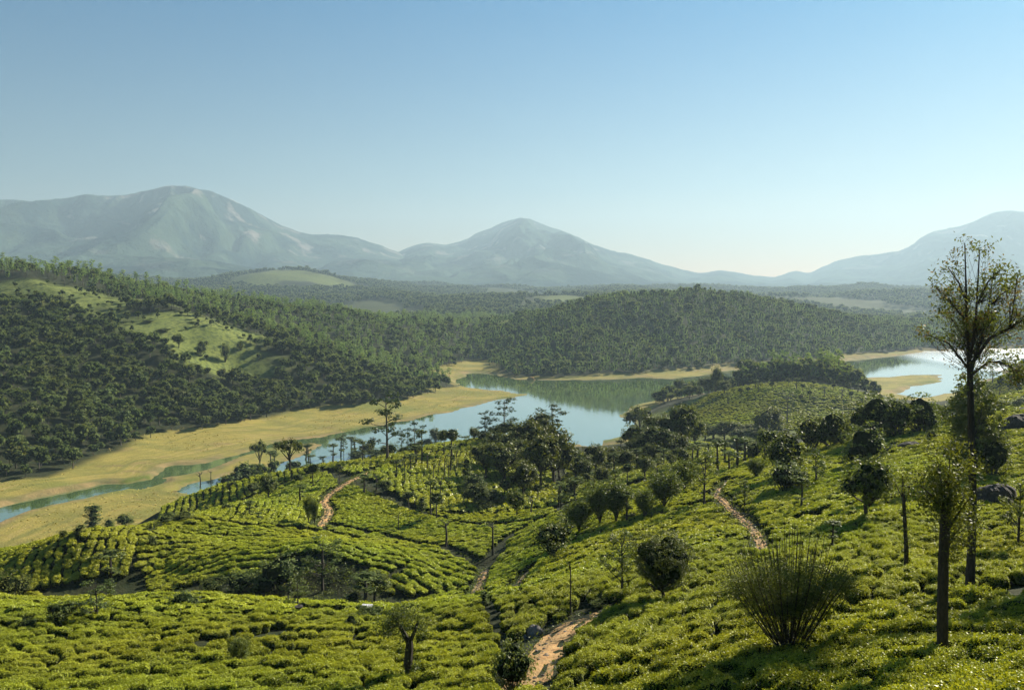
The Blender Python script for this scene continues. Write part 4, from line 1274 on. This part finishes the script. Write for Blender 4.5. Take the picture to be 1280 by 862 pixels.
# middle hill singles
put('B', 481, 616, 597, 19, 'clipped ball tree on the middle hill right of the sandy path')
put('L', 511, 634, 614, 17, 'ball tree standing on the dark terrace line of the middle hill')
put('C', 527, 643, 621, 13, 'small cone-shaped tree between two ball trees')
put('L', 546, 651, 614, 19, 'ball tree with dark trunk at the low end of the terrace line')
put('P', 539, 648, 598, 7, 'thin pole rising right behind the ball trees')
put('B', 500, 589, 578, 10, 'tiny dark bush on the upper rows of the middle hill')
put('S', 498, 665, 641, 7, 'short bare pole on the bright level field')
put('S', 557, 683, 648, 14, 'pale forked dead tree on the bright level field')
put('S', 616, 693, 650, 15, 'bare many-branched tree on the right of the bright field')
row([('P',455,618,592,9),('S',470,613,590,9),('P',445,570,548,8)], 'knobbly pole', 'beside the start of the sandy path', 'poles beside the sandy path')
row([('S',506,608,572,7),('P',514,592,567,7),('P',519,583,556,9),('P',527,578,536,7),('S',542,603,578,7),('S',549,596,575,6),('S',556,599,566,6),('P',563,591,556,8),('S',551,623,596,7),('S',561,606,574,6),('S',534,590,566,6),('P',496,600,574,6),('S',571,590,560,6)],
    'slim bare pole tree', 'on the rows of the middle hill', 'pole trees on the middle hill')
# lakeside
put('E', 484, 577, 490, 44, 'tall layered eucalyptus standing before the golden meadow')
put('E', 519, 574, 526, 20, 'slighter eucalyptus right of the tall layered one')
row([('E',502,566,534,10),('E',510,564,534,9),('E',430,573,542,11)], 'spindly palm-like tree', 'against the bright water', 'spindly trees against the water')
row([('B',447,576,560,22),('B',470,575,558,26),('B',488,572,552,22),('B',505,568,556,20),('D',456,574,552,12),('D',533,560,548,18),('D',545,558,533,16),('B',518,568,550,18),('D',464,573,548,12)],
    'dark waterside shrub', 'behind the brow of the middle hill', 'shrubs behind the brow')
row([('P',416,581,554,7),('P',426,574,546,6),('P',440,570,545,6),('P',453,580,550,6),('P',404,583,570,6),('P',382,575,556,7)], 'thin pole tree', 'in front of the narrow water', 'pole trees before the water')
put('L', 565, 573, 534, 20, 'round-topped tree on a dark stem at the brow of the middle hill')
put('L', 555, 570, 536, 13, 'narrow round-topped tree at the brow left of the larger one')
put('U', 362, 592, 542, 36, 'spreading umbrella tree standing before the narrow water')
put('U', 325, 593, 546, 20, 'small umbrella tree left of the larger umbrella tree')
row([('S',250,610,588,8),('S',264,607,586,6),('P',340,592,562,7),('P',343,588,566,6),('P',386,576,554,6),('P',388,584,568,6)], 'dry pole tree', 'on the terrace edge by the pools', 'pole trees by the pools')
row([('D',317,594,579,13),('B',305,598,582,13),('D',336,626,590,22),('L',392,609,578,17),('B',372,604,590,13),('L',424,606,578,12),('B',315,618,600,18),('B',290,612,600,12)],
    'dark round tree', 'on the shaded terraces above the pools', 'dark trees on the shaded terraces')
row([('P',313,647,625,7),('P',376,630,604,8),('V',386,656,618,12),('V',393,660,622,10),('B',335,642,634,10),('P',323,652,640,5),('B',283,640,628,12)], 'small pole tree', 'on the sunlit left rows', 'poles on the sunlit left rows')
# valley grove
row([('D',608,600,548,36),('D',628,606,550,48),('D',650,600,545,44),('D',676,617,536,42),('D',692,608,524,46),('D',662,592,520,40),('D',700,600,542,34),('D',640,585,535,34),('D',618,585,536,34)],
    'tall dark tree', 'in the valley grove', 'tall dark trees of the valley grove')
row([('B',592,618,590,34),('D',596,634,602,34),('D',613,636,610,36),('D',654,626,572,34),('L',631,630,598,18),('D',646,648,610,22),('B',606,640,622,26),('C',583,612,572,14)],
    'lower dark tree', 'at the front of the valley grove', 'lower trees of the valley grove')
row([('E',608,556,512,22),('E',632,550,497,28),('E',690,560,505,34),('D',593,553,532,14),('D',606,552,538,18),('D',622,552,530,22),('D',640,552,526,28),('D',658,552,526,26),('D',676,556,512,34),('D',700,566,540,20),('D',582,553,544,14)],
    'lakeshore tree', 'on the skyline of the valley grove', 'trees behind the valley grove')
row([('D',720,600,560,38),('D',745,594,552,28),('D',735,592,565,26),('D',765,585,556,22),('D',795,576,548,26),('D',755,590,562,24),('D',778,580,556,20),('P',775,570,550,6),('L',728,605,575,20)],
    'dark tree', 'in the belt below the yellow shore', 'trees below the yellow shore')
row([('P',699,634,602,9),('P',720,634,596,10),('S',666,645,621,12),('P',742,612,590,6),('S',700,615,590,6),('S',690,600,570,5),('P',768,594,566,7),('P',795,590,560,7),('P',829,584,560,7),('P',825,582,566,6),('S',788,592,576,8),('P',815,572,558,5)],
    'thin shade tree', 'on the bright slope of the valley', 'shade trees on the bright slope')
row([('D',712,628,596,20),('L',732,618,590,16),('D',752,612,580,22),('W',768,622,584,26),('L',784,606,578,15),('D',806,600,566,24),('W',822,606,568,24),('L',838,594,566,15),('D',852,588,558,24),
     ('W',700,640,604,26),('L',672,628,604,15),('W',742,640,600,28),('D',782,590,560,26),('D',812,584,552,26),('L',760,600,576,14),('W',842,610,578,22),('D',730,606,572,24)],
    'small leafy tree', 'between the grove and the sandy path', 'small leafy trees of the valley')
row([('W',1020,610,560,30),('P',1000,640,596,10),('P',1040,690,650,10),('V',945,600,572,22),('W',930,640,600,22)], 'light sapling', 'on the open right slope', 'saplings on the right slope')
# cluster by the inlet
row([('U',801,558,500,38,350),('D',830,566,514,44),('D',853,568,500,34),('D',815,575,530,44),('D',868,560,520,30),('D',790,565,528,26),('D',842,572,538,34),('B',800,575,548,24),('D',855,560,520,30)],
    'tree', 'in the tall cluster beside the inlet', 'tall cluster beside the inlet')
row([('D',892,548,530,34),('D',915,548,526,30),('D',938,550,528,30),('D',905,552,524,26),('D',958,556,505,32),('D',925,556,534,26),('D',948,560,538,26),('E',984,530,488,22),('D',880,552,528,24),('D',972,556,530,26),('E',967,540,500,14)],
    'hazy dark tree', 'in the valley before the round hill', 'trees before the round hill')
row([('D',850,497,472,16),('D',862,498,480,18),('D',885,492,470,20),('D',895,490,455,14),('D',905,494,474,16),('D',838,500,488,12),('P',834,500,484,4),('D',820,503,490,12)],
    'shore tree', 'on the point left of the round hill', 'trees on the point')
# small trees on the round hill
hl = []
for k, (u, v) in enumerate([(944,487),(965,488),(985,485),(996,488),(1003,490),(1017,486),(1030,498),(1035,485),(1042,490),(1052,500),(1060,490),(1064,502),(1072,492),(1082,500),(1088,494),(1092,506),(1100,503),(1098,492),(910,506),(925,498),(935,494),(948,492),(1012,500),(1001,506),(1017,508),(1090,488)]):
    hl.append(('L' if k % 3 else 'P', u, v, v - (11 if k % 3 else 13) - (k % 4), 7 if k % 3 else 4))
row(hl, 'tiny round shade tree', 'on the round hill', 'tiny shade trees on the round hill')
# left hill clearing
row([('B',125,432,422,12,545),('D',205,424,410,16,545),('D',222,430,416,14,530),('B',250,430,422,12,535),('B',280,434,426,11,545),('B',300,432,425,10,560),('D',185,414,400,14,560),('B',240,418,410,10,570)],
    'scattered tree', 'on the pale clearing of the left hill', 'scattered trees on the clearing')

put('V', 1440, 0, 440, 190, 'leafy tree just beyond the right edge, shading the near tea', None, 35.)
# ------------------------------------------------------------ big trees close by
def big(name, base, label, trunk, crown_, cat='tree'):
    e = bpy.data.objects.new(name, None); C.objects.link(e); e.location = base; e.empty_display_size = .5
    tag(e, label, cat)
    link('trunk', trunk, e)
    if crown_ is not None: link('crown', crown_, e)
    return e
def at(u, v, Y):
    a, t = ray(u, v); return np.array([a * Y, Y, CAM_H + t * Y])

# tall forked tree at the right
rng = np.random.default_rng(11)
B0 = hit(1211, 745); Yt = B0[1]
tr, cr = MB(), MB()
def rel(u, v, dy=0., b0=None):
    b0 = B0 if b0 is None else b0
    return at(u, v, b0[1] + dy) - b0
fork = rel(1212, 452)
tr.tube([(0, 0, -.5), (.02, 0, .0), rel(1214, 690), rel(1216, 620), rel(1214, 540), fork], [.26, .22, .18, .165, .15, .12], 9)
limbs = []
def limb(pts, r0, r1=.02):
    P = np.array([rel(u, v, dy) for u, v, dy in pts])
    P = resample(P, .5)[0]; P = P + (fbm(np.arange(len(P)) / 2., np.arange(len(P)) * 0 + rng.uniform(0, 50), 2, 4) - .5)[:, None] * .12 * np.array([1, 1, .3])
    tr.tube(P, np.linspace(r0, r1, len(P)), 6); limbs.append(P); return P
limb([(1212,452,0),(1209,400,.3),(1208,350,.5),(1206,304,.6)], .09)
limb([(1212,450,0),(1220,400,-.4),(1222,350,-.6),(1224,312,-.7)], .08)
limb([(1213,470,0),(1224,428,.5),(1240,380,1.),(1243,335,1.2)], .08)
limb([(1214,455,0),(1232,425,-.3),(1262,410,-1),(1290,392,-1.5),(1310,375,-1.8)], .085)
limb([(1212,462,0),(1195,432,.4),(1172,422,.8),(1158,418,1.)], .06)
limb([(1213,470,0),(1235,452,.5),(1256,452,.8),(1280,468,1.2),(1296,480,1.4)], .06)
limb([(1208,400,.3),(1190,380,0),(1180,366,-.3),(1170,360,-.5)], .04)
limb([(1209,380,.3),(1198,350,.9),(1185,334,1.2)], .04)
limb([(1222,380,-.5),(1236,350,-.9),(1250,338,-1.2)], .04)
limb([(1262,410,-1),(1268,380,-1.2),(1272,345,-1.2)], .04)
limb([(1240,380,1.),(1252,368,1.3),(1262,360,1.5)], .035)
limb([(1211,430,0),(1195,405,1.),(1184,392,1.4)], .04)
limb([(1216,430,0),(1228,408,1.3),(1236,392,1.8)], .04)
for P in limbs:
    n_ = len(P); zf = P[-1, 2] - P[0, 2]
    for k in range(int(n_ * 9)):
        f = rng.uniform(.04, 1.0) ** .8
        q = P[min(n_ - 1, int(f * (n_ - 1) + .5))] + rng.normal(size=3) * np.array([.5, .5, .42]) * (1.15 - .75 * f)
        tr.tube(curve(P[max(0, int(f * (n_ - 1)) - 1)], q, .12, 3), [.013, .009, .004], 3)
        m_ = int(rng.integers(10, 26)); dv = q + rng.normal(size=(m_, 3)) * np.array([.20, .20, .16])
        cr.leaves(dv, np.full(m_, .15), up=0., mat=0 if rng.uniform() > (.65 if q[0] < 0 and q[2] < 9.5 else .2) else 1, shade=np.clip(rng.uniform(.2, .8) + rng.normal(size=m_) * .15, 0, 1), asp=.42)
big('forked_tree', B0, 'tallest tree, dark forked trunk and open russet crown at the right', tr.mesh('trunk_tall', [M_BARKD]), cr.mesh('crown_tall', [M_OAK, M_RUST]))

# stout lopped tree before it
rng = np.random.default_rng(12)
B0 = hit(1178, 826); tr, cr = MB(), MB()
tr.tube([(0, 0, -.6), (0, 0, 0), rel(1178, 760), rel(1179, 700), rel(1182, 640), rel(1184, 600)], [.20, .175, .165, .155, .15, .09], 9)
sub = [[(1182,650,0),(1168,622,-.2),(1156,612,-.3),(1150,606,-.4)], [(1183,640,0),(1190,610,.4),(1205,585,.6)], [(1183,645,0),(1178,610,-.3),(1172,582,-.5)], [(1184,640,0),(1186,600,0),(1187,572,0)],
       [(1182,690,0),(1192,668,.3),(1204,655,.5)], [(1183,665,0),(1198,640,-.4),(1212,622,-.6)]]
limbs = []
for k, s_ in enumerate(sub): limb(s_, .05, .015)
for P in limbs:
    for k in range(44):
        q = P[int(rng.uniform(.3, 1) * (len(P) - 1) + .5)] + rng.normal(size=3) * np.array([.27, .27, .36])
        m_ = 26; cr.leaves(q + rng.normal(size=(m_, 3)) * .12, np.full(m_, .10), up=.1, shade=np.clip(rng.uniform(.2, .9) + rng.normal(size=m_) * .15, 0, 1), asp=.45)
for z_, k in ((670, 3), (700, 3), (735, 2)):
    for j in range(k):
        q = rel(1190, z_) + rng.normal(size=3) * .12; m_ = 30
        cr.leaves(q + rng.normal(size=(m_, 3)) * .11, np.full(m_, .08), up=.1, asp=.45)
big('lopped_tree', B0, 'stout dark trunk with a leafy lopped head, left of the tallest tree', tr.mesh('trunk_stout', [M_BARKD]), cr.mesh('crown_stout', [M_DARK]))

# slim lopped tree
rng = np.random.default_rng(13)
B0 = hit(1132, 719); tr, cr = MB(), MB()
tr.tube([(0, 0, -.4), (0, 0, 0), rel(1133, 690), rel(1131, 650), rel(1129, 615), rel(1128, 594)], [.14, .12, .115, .10, .085, .03], 8)
limbs = []; limb([(1129, 622, 0), (1120, 608, .2), (1118, 600, .2)], .04); limb([(1130, 630, 0), (1136, 615, 0), (1138, 604, 0)], .035)
for (u, v, s_, n_) in ((1128, 600, .30, 26), (1131, 612, .2, 10), (1137, 678, .18, 16), (1133, 690, .16, 8), (1131, 660, .12, 8), (1132, 640, .12, 8)):
    for k in range(n_):
        q = rel(u, v) + rng.normal(size=3) * s_ * .8; m_ = 16
        cr.leaves(q + rng.normal(size=(m_, 3)) * .10, np.full(m_, .10), up=.1, shade=np.clip(rng.uniform(.1, .7) + rng.normal(size=m_) * .12, 0, 1), asp=.45)
big('lopped_tree', B0, 'slim dark pole with a small leaf tuft at its top and middle', tr.mesh('trunk_slim', [M_BARKD]), cr.mesh('crown_slim', [M_OAK]))

# big open coppiced bush
rng = np.random.default_rng(14)
B0 = hit(986, 826); tr, cr = MB(), MB()
tops = []
for k in range(70):
    u = 985 + 94 * math.sin(k * 2.399) * math.sqrt((k + .5) / 62); dy = 1.9 * math.cos(k * 2.399) * math.sqrt((k + .5) / 62)
    v = 648 + 70 * abs((u - 985) / 94) ** 2 + rng.uniform(0, 34)
    P = np.array([(rng.uniform(-.16, .16), rng.uniform(-.16, .16), .05), rel(985 + (u - 985) * .42, 780, dy * .4), rel(985 + (u - 985) * .80, 728, dy * .75), rel(u, v, dy)])
    P = resample(P, .3)[0]; P = P + (np.stack([fbm(np.arange(len(P)) / 4., np.full(len(P), k * 3.7 + q_), 2, 9) for q_ in (0, 11, 23)], 1) - .5) * np.linspace(0, .42, len(P))[:, None]; P = smooth_line(P, 1)
    tr.tube(P, np.linspace(.024, .007, len(P)), 5)
    for f in rng.uniform(.3, 1., 24) ** .6:
        q = P[int(f * (len(P) - 1))]; e_ = q + rng.normal(size=3) * np.array([.14, .14, .12]) + np.array([0, 0, .06])
        if rng.uniform() < .5: tr.tube(curve(q, e_, .1, 3), [.006, .004, .002], 3)
        m_ = int(2 + 46 * f ** 3); cr.leaves(e_ + rng.normal(size=(m_, 3)) * .13, np.full(m_, .068), up=.1, shade=np.clip(rng.uniform(.1, .9) + rng.normal(size=m_) * .15, 0, 1), asp=.42)
tr.tube([(0, 0, -.4), (0, 0, .1), (0, 0, .35)], [.2, .17, .12], 8)
big('coppiced_tree', B0, 'wide open bush of many upright stems in the near tea', tr.mesh('stems', [M_BARKD]), cr.mesh('crown_open', [M_OAK]))

# broad leafy tree behind the tall trunk
rng = np.random.default_rng(19)
B0 = hit(1222, 596); tr, cr = MB(), MB(); s_ = B0[1] / FPX
es = [(rel(1216 + du, v), (w_ * s_, w_ * s_, h_ * s_)) for du, v, w_, h_ in ((0, 500, 26, 26), (-18, 520, 22, 26), (20, 516, 24, 28), (2, 545, 32, 26), (-12, 566, 24, 18), (24, 556, 22, 22), (0, 478, 16, 16))]
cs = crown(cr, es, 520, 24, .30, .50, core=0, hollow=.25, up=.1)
tr.tube([(0, 0, -.4), (0, 0, 0), rel(1220, 560), rel(1217, 510), rel(1216, 480)], [.2, .17, .14, .09, .04], 7)
for q in cs[::10]: tr.tube(curve(rel(1219, 555 - 30 * rng.uniform()), q, .1, 4), [.06, .04, .02, .01], 4)
big('broadleaf_tree', B0, 'broad leafy tree with pale glinting leaves directly behind the tall trunk', tr.mesh('trunk_broad', [M_BARKD]), cr.mesh('crown_broad', [M_OAK, M_CORE]))

# dense round tree with a short trunk
rng = np.random.default_rng(15)
B0 = hit(829, 758); tr, cr = MB(), MB()
c0 = rel(829, 698); R_ = 41 / FPX * B0[1]
es = [(c0, (R_ * .92, R_ * .9, R_ * .92))] + [(c0 + np.array([R_ * .5 * math.cos(k), R_ * .5 * math.sin(k), R_ * .35 * math.sin(k * 2.3)]), (R_ * .58,) * 3) for k in range(6)]
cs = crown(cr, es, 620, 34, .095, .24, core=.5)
tr.tube([(0, 0, -.4), (0, 0, 0), rel(829, 742), rel(826, 728)], [.15, .12, .10, .08], 8)
for q in cs[::9]: tr.tube(curve(rel(827, 738), q, .08, 5), [.05, .035, .025, .015, .006], 5)
big('broadleaf_tree', B0, 'dense dark round tree casting a long shadow down the right slope', tr.mesh('trunk_round', [M_BARKD]), cr.mesh('crown_round', [M_DARK, M_CORE]))

# two-headed lopped tree at the bottom, its foot below the frame
rng = np.random.default_rng(16)
Yb = 37.; xb = (510 - 640) / FPX * Yb; B0 = np.array([xb, Yb, float(ground(xb, Yb))]); tr, cr = MB(), MB()
tr.tube([(0, 0, -.4), rel(508, 862), rel(510, 830), rel(512, 806), rel(512, 796)], [.27, .25, .22, .19, .14], 9)
limbs = []; limb([(512, 802, 0), (506, 790, 0), (496, 775, 0), (490, 766, .1)], .13, .06); limb([(512, 802, 0), (518, 788, 0), (522, 776, 0)], .12, .06)
limb([(498, 780, 0), (488, 784, .3), (482, 782, .3)], .07, .03)
for (u, v, s_, n_) in ((496, 776, .50, 90), (484, 784, .32, 40), (506, 768, .36, 44), (523, 782, .30, 40), (514, 830, .2, 12), (519, 838, .16, 8), (500, 800, .2, 6)):
    for k in range(n_):
        q = rel(u, v) + rng.normal(size=3) * s_ * .75; m_ = 20
        cr.leaves(q + rng.normal(size=(m_, 3)) * .13, np.full(m_, .10), up=.1, shade=np.clip(rng.uniform(.1, .8) + rng.normal(size=m_) * .12, 0, 1), asp=.4)
big('lopped_tree', B0, 'thick dark lopped trunk with two ragged heads at the bottom edge', tr.mesh('trunk_two', [M_BARKD]), cr.mesh('crown_two', [M_OAK]))
# ------------------------------------------------------------ rocks, rubble, sheet, weeds
rng = np.random.default_rng(21)
def rock(name, u, v, wpx, hpx, label, mat, dy=.8, Y=None, seed=0, group=None):
    p = hit(u, v) if Y is None else np.array([(u - 640) / FPX * Y, Y, float(ground((u - 640) / FPX * Y, Y))])
    wd = wpx / FPX * p[1]; h = hpx / FPX * p[1]
    mb = MB(); n = 40; m_ = 26
    ph = np.linspace(.02, math.pi - .02, m_); th = np.linspace(0, 2 * math.pi, n, endpoint=False)
    P, T_ = np.meshgrid(ph, th, indexing='ij')
    D = np.stack([np.sin(P) * np.cos(T_), np.sin(P) * np.sin(T_), np.cos(P)], -1)
    k = .78 + .5 * fbm(D[..., 0] * 1.7 + seed * 7, D[..., 1] * 1.7 + D[..., 2] * 1.3, 4, seed)
    k = k + .06 * np.round(fbm(D[..., 0] * 3 + 9, D[..., 2] * 3 + D[..., 1], 2, seed + 5) * 5) / 2
    V = D * k[..., None] * np.array([wd / 2, wd * dy / 2, h * .95])
    i = np.arange(m_ - 1)[:, None] * n; j = np.arange(n)[None]; kk = (j + 1) % n
    mb.add(V.reshape(-1, 3), q=np.stack([i + j, i + n + j, i + n + kk, i + kk], -1).reshape(-1, 4))
    o = link(name, mb.mesh(name, [mat]), None, (p[0], p[1], p[2] - h * .12)); return tag(o, label, 'rock', group)
rock('boulder', 669, 795, 20, 16, 'pale weathered boulder at the left side of the steep path', M_ROCK, seed=1)
rock('boulder', 654, 799, 9, 8, 'small pale stone left of the weathered boulder', M_ROCK, seed=2)
rock('boulder', 371, 792, 9, 8, 'upper dark stone on the bare earth of the near tea', M_ROCKD, seed=3)
rock('boulder', 366, 797, 7, 5, 'lower dark stone on the bare earth of the near tea', M_ROCKD, seed=4)
rock('rock_mound', 1243, 634, 58, 34, 'large dark rock mound in the tea right of the tall trunk', M_ROCKD, seed=5)
rock('rock_mound', 1276, 540, 52, 24, 'dark rock outcrop on the skyline at the right edge', M_ROCKD, seed=6)
rock('rock_mound', 1138, 562, 30, 11, 'low dark rock with dry twigs on the right slope', M_ROCKD, seed=8)
rock('rock_mound', 1118, 564, 16, 9, 'smaller dark rock left of the low dark rock', M_ROCKD, seed=9)
rock('boulder', 1012, 618 - 55, 6, 4, 'tiny rock on the brow of the right slope', M_ROCKD, seed=10)
rock('boulder', 664, 475, 9, 5, 'pale rock face on the far shore of the lake', M_PATH, seed=11)

# grey sheet lying in the tea
p = hit(457, 773)
mb = MB(); s_ = 15 / FPX * p[1]
mb.add([(-s_ / 2, -.35, .85), (s_ / 2, -.45, .8), (s_ * .55, .5, 1.0), (-s_ * .35, .55, 1.02), (-s_ / 2, -.35, .81), (s_ / 2, -.45, .76), (s_ * .55, .5, .96), (-s_ * .35, .55, .98)],
       q=[[0, 1, 2, 3], [4, 7, 6, 5], [0, 4, 5, 1], [1, 5, 6, 2], [2, 6, 7, 3], [3, 7, 4, 0]])
M_SHEET = soil_mat('sheet', (.5, .5, .5), (.62, .62, .62), (.4, .4, .4), .6)
tag(link('sheet', mb.mesh('sheet', [M_SHEET]), None, p), 'pale grey sheet lying on the tea beside the dark bush clump', 'sheet')

# flat dark plate on a post
p = hit(374, 772)
e = bpy.data.objects.new('basin_on_post', None); C.objects.link(e); e.location = p
tag(e, 'dark flat basin on a thin post at the left of the bare soil', 'post')
mb = MB(); k_ = p[1] / FPX
mb.tube([(0, 0, -.2), (0, 0, 13 * k_)], .035, 6); link('post', mb.mesh('post', [M_BARKD]), e)
mb = MB(); mb.tube([(0, 0, 13 * k_), (0, 0, 13.6 * k_), (0, 0, 16 * k_), (0, 0, 16.2 * k_)], [.1, 4.6 * k_, 5.2 * k_, .1], 14); link('basin', mb.mesh('basin', [M_ROCKD]), e)

# weeds on the floor of the hollow and along the path edges
wm = MB()
xs = rng.uniform(HOLLOW[:, 0].min() - 2, HOLLOW[:, 0].max() + 2, 900); ys = rng.uniform(HOLLOW[:, 1].min() - 1, HOLLOW[:, 1].max() + 1, 900)
k_ = poly_sd(HOLLOW, xs, ys) < .8
wp_ = np.stack([xs[k_], ys[k_]], 1)
for w_, hw in PW:
    wr = resample(w_, .35)[0]; tg = np.gradient(wr, axis=0); tg /= np.linalg.norm(tg, axis=1, keepdims=True)
    for s in (-1, 1):
        wp_ = np.concatenate([wp_, wr + np.stack([-tg[:, 1], tg[:, 0]], 1) * (s * (hw + rng.uniform(-.15, .7, len(wr))))[:, None]])
for w_, hw in GW:
    wr = resample(w_, .8)[0]; wp_ = np.concatenate([wp_, wr + rng.normal(size=wr.shape) * .5])
wz = ground(wp_[:, 0], wp_[:, 1])
for (x, y), z in zip(wp_, wz):
    n_ = 9; L = .1 + y * .0012
    wm.leaves(np.array([x, y, z + .12]) + rng.normal(size=(n_, 3)) * np.array([.22, .22, .1]), np.full(n_, L), up=.1)
tag(link('weeds', wm.mesh('weeds', [M_OAK])), 'low weeds in the hollow and along the path edges', 'weeds', None, 'stuff')

# tussocks on the dry meadows
gm = MB()
gp = grid_pts(-420, 130, 200, 900, 4.6)
gp = gp[(poly_sd(FLOODW, gp[:, 0], gp[:, 1]) < 2)]; gp = gp[sdw(gp) > 1.5]
gp = gp[fbm(gp[:, 0] / 18, gp[:, 1] / 40, 3, 301) > .47]
gz = ground(gp[:, 0], gp[:, 1])
k_ = gz < 5; gp = gp[k_]; gz = gz[k_]
cnt_ = 5
for (x, y), z in zip(gp, gz):
    gm.leaves(np.array([x, y, z + .1]) + rng.normal(size=(cnt_, 3)) * np.array([.9, .5, .05]), np.full(cnt_, .7), up=.7, asp=.6)
M_DRY = leaf_mat('dry_grass', (.22, .20, .06), (.42, .34, .11), .2, .0)
tag(link('dry_grass', gm.mesh('dry_grass', [M_DRY])), 'dry grass tussocks on the meadows by the water', 'grass', None, 'stuff')

# loose stones on the paths
sm = MB()
for w_, hw in PW:
    wr = resample(w_, .5)[0]
    for q in wr:
        for _ in range(2):
            if rng.uniform() < .5: continue
            p_ = q + rng.normal(size=2) * hw * .6; r_ = rng.uniform(.02, .06) + .0006 * q[1]
            sm.blob((p_[0], p_[1], float(ground(p_[0], p_[1])) + .07), (r_ * 1.3, r_, r_ * .7), ns=6, nr=4, seed=int(rng.integers(99)))
tag(link('pebbles', sm.mesh('pebbles', [M_ROCK])), 'loose pebbles on the dirt paths', 'pebbles', None, 'stuff')
# ------------------------------------------------------------ haze
m, nt = new_mat('haze'); b = NB(nt)
pv = b.n('ShaderNodeVolumePrincipled')
pv.inputs['Color'].default_value = (.36, .49, .59, 1)
pv.inputs['Density'].default_value = 1.35e-4
pv.inputs['Anisotropy'].default_value = .26
o = b.n('ShaderNodeOutputMaterial'); nt.links.new(pv.outputs[0], o.inputs[1])
x0, x1, y0, y1, z0, z1 = -14000, 14000, -60, 11600, -6, 1110
vs = np.array([(x, y, z) for z in (z0, z1) for y in (y0, y1) for x in (x0, x1)], float)
fc = np.array([[0, 2, 3, 1], [4, 5, 7, 6], [0, 1, 5, 4], [2, 6, 7, 3], [0, 4, 6, 2], [1, 3, 7, 5]])
tag(link('haze', mesh_np('haze', vs, fc, [m])), kind='stuff')
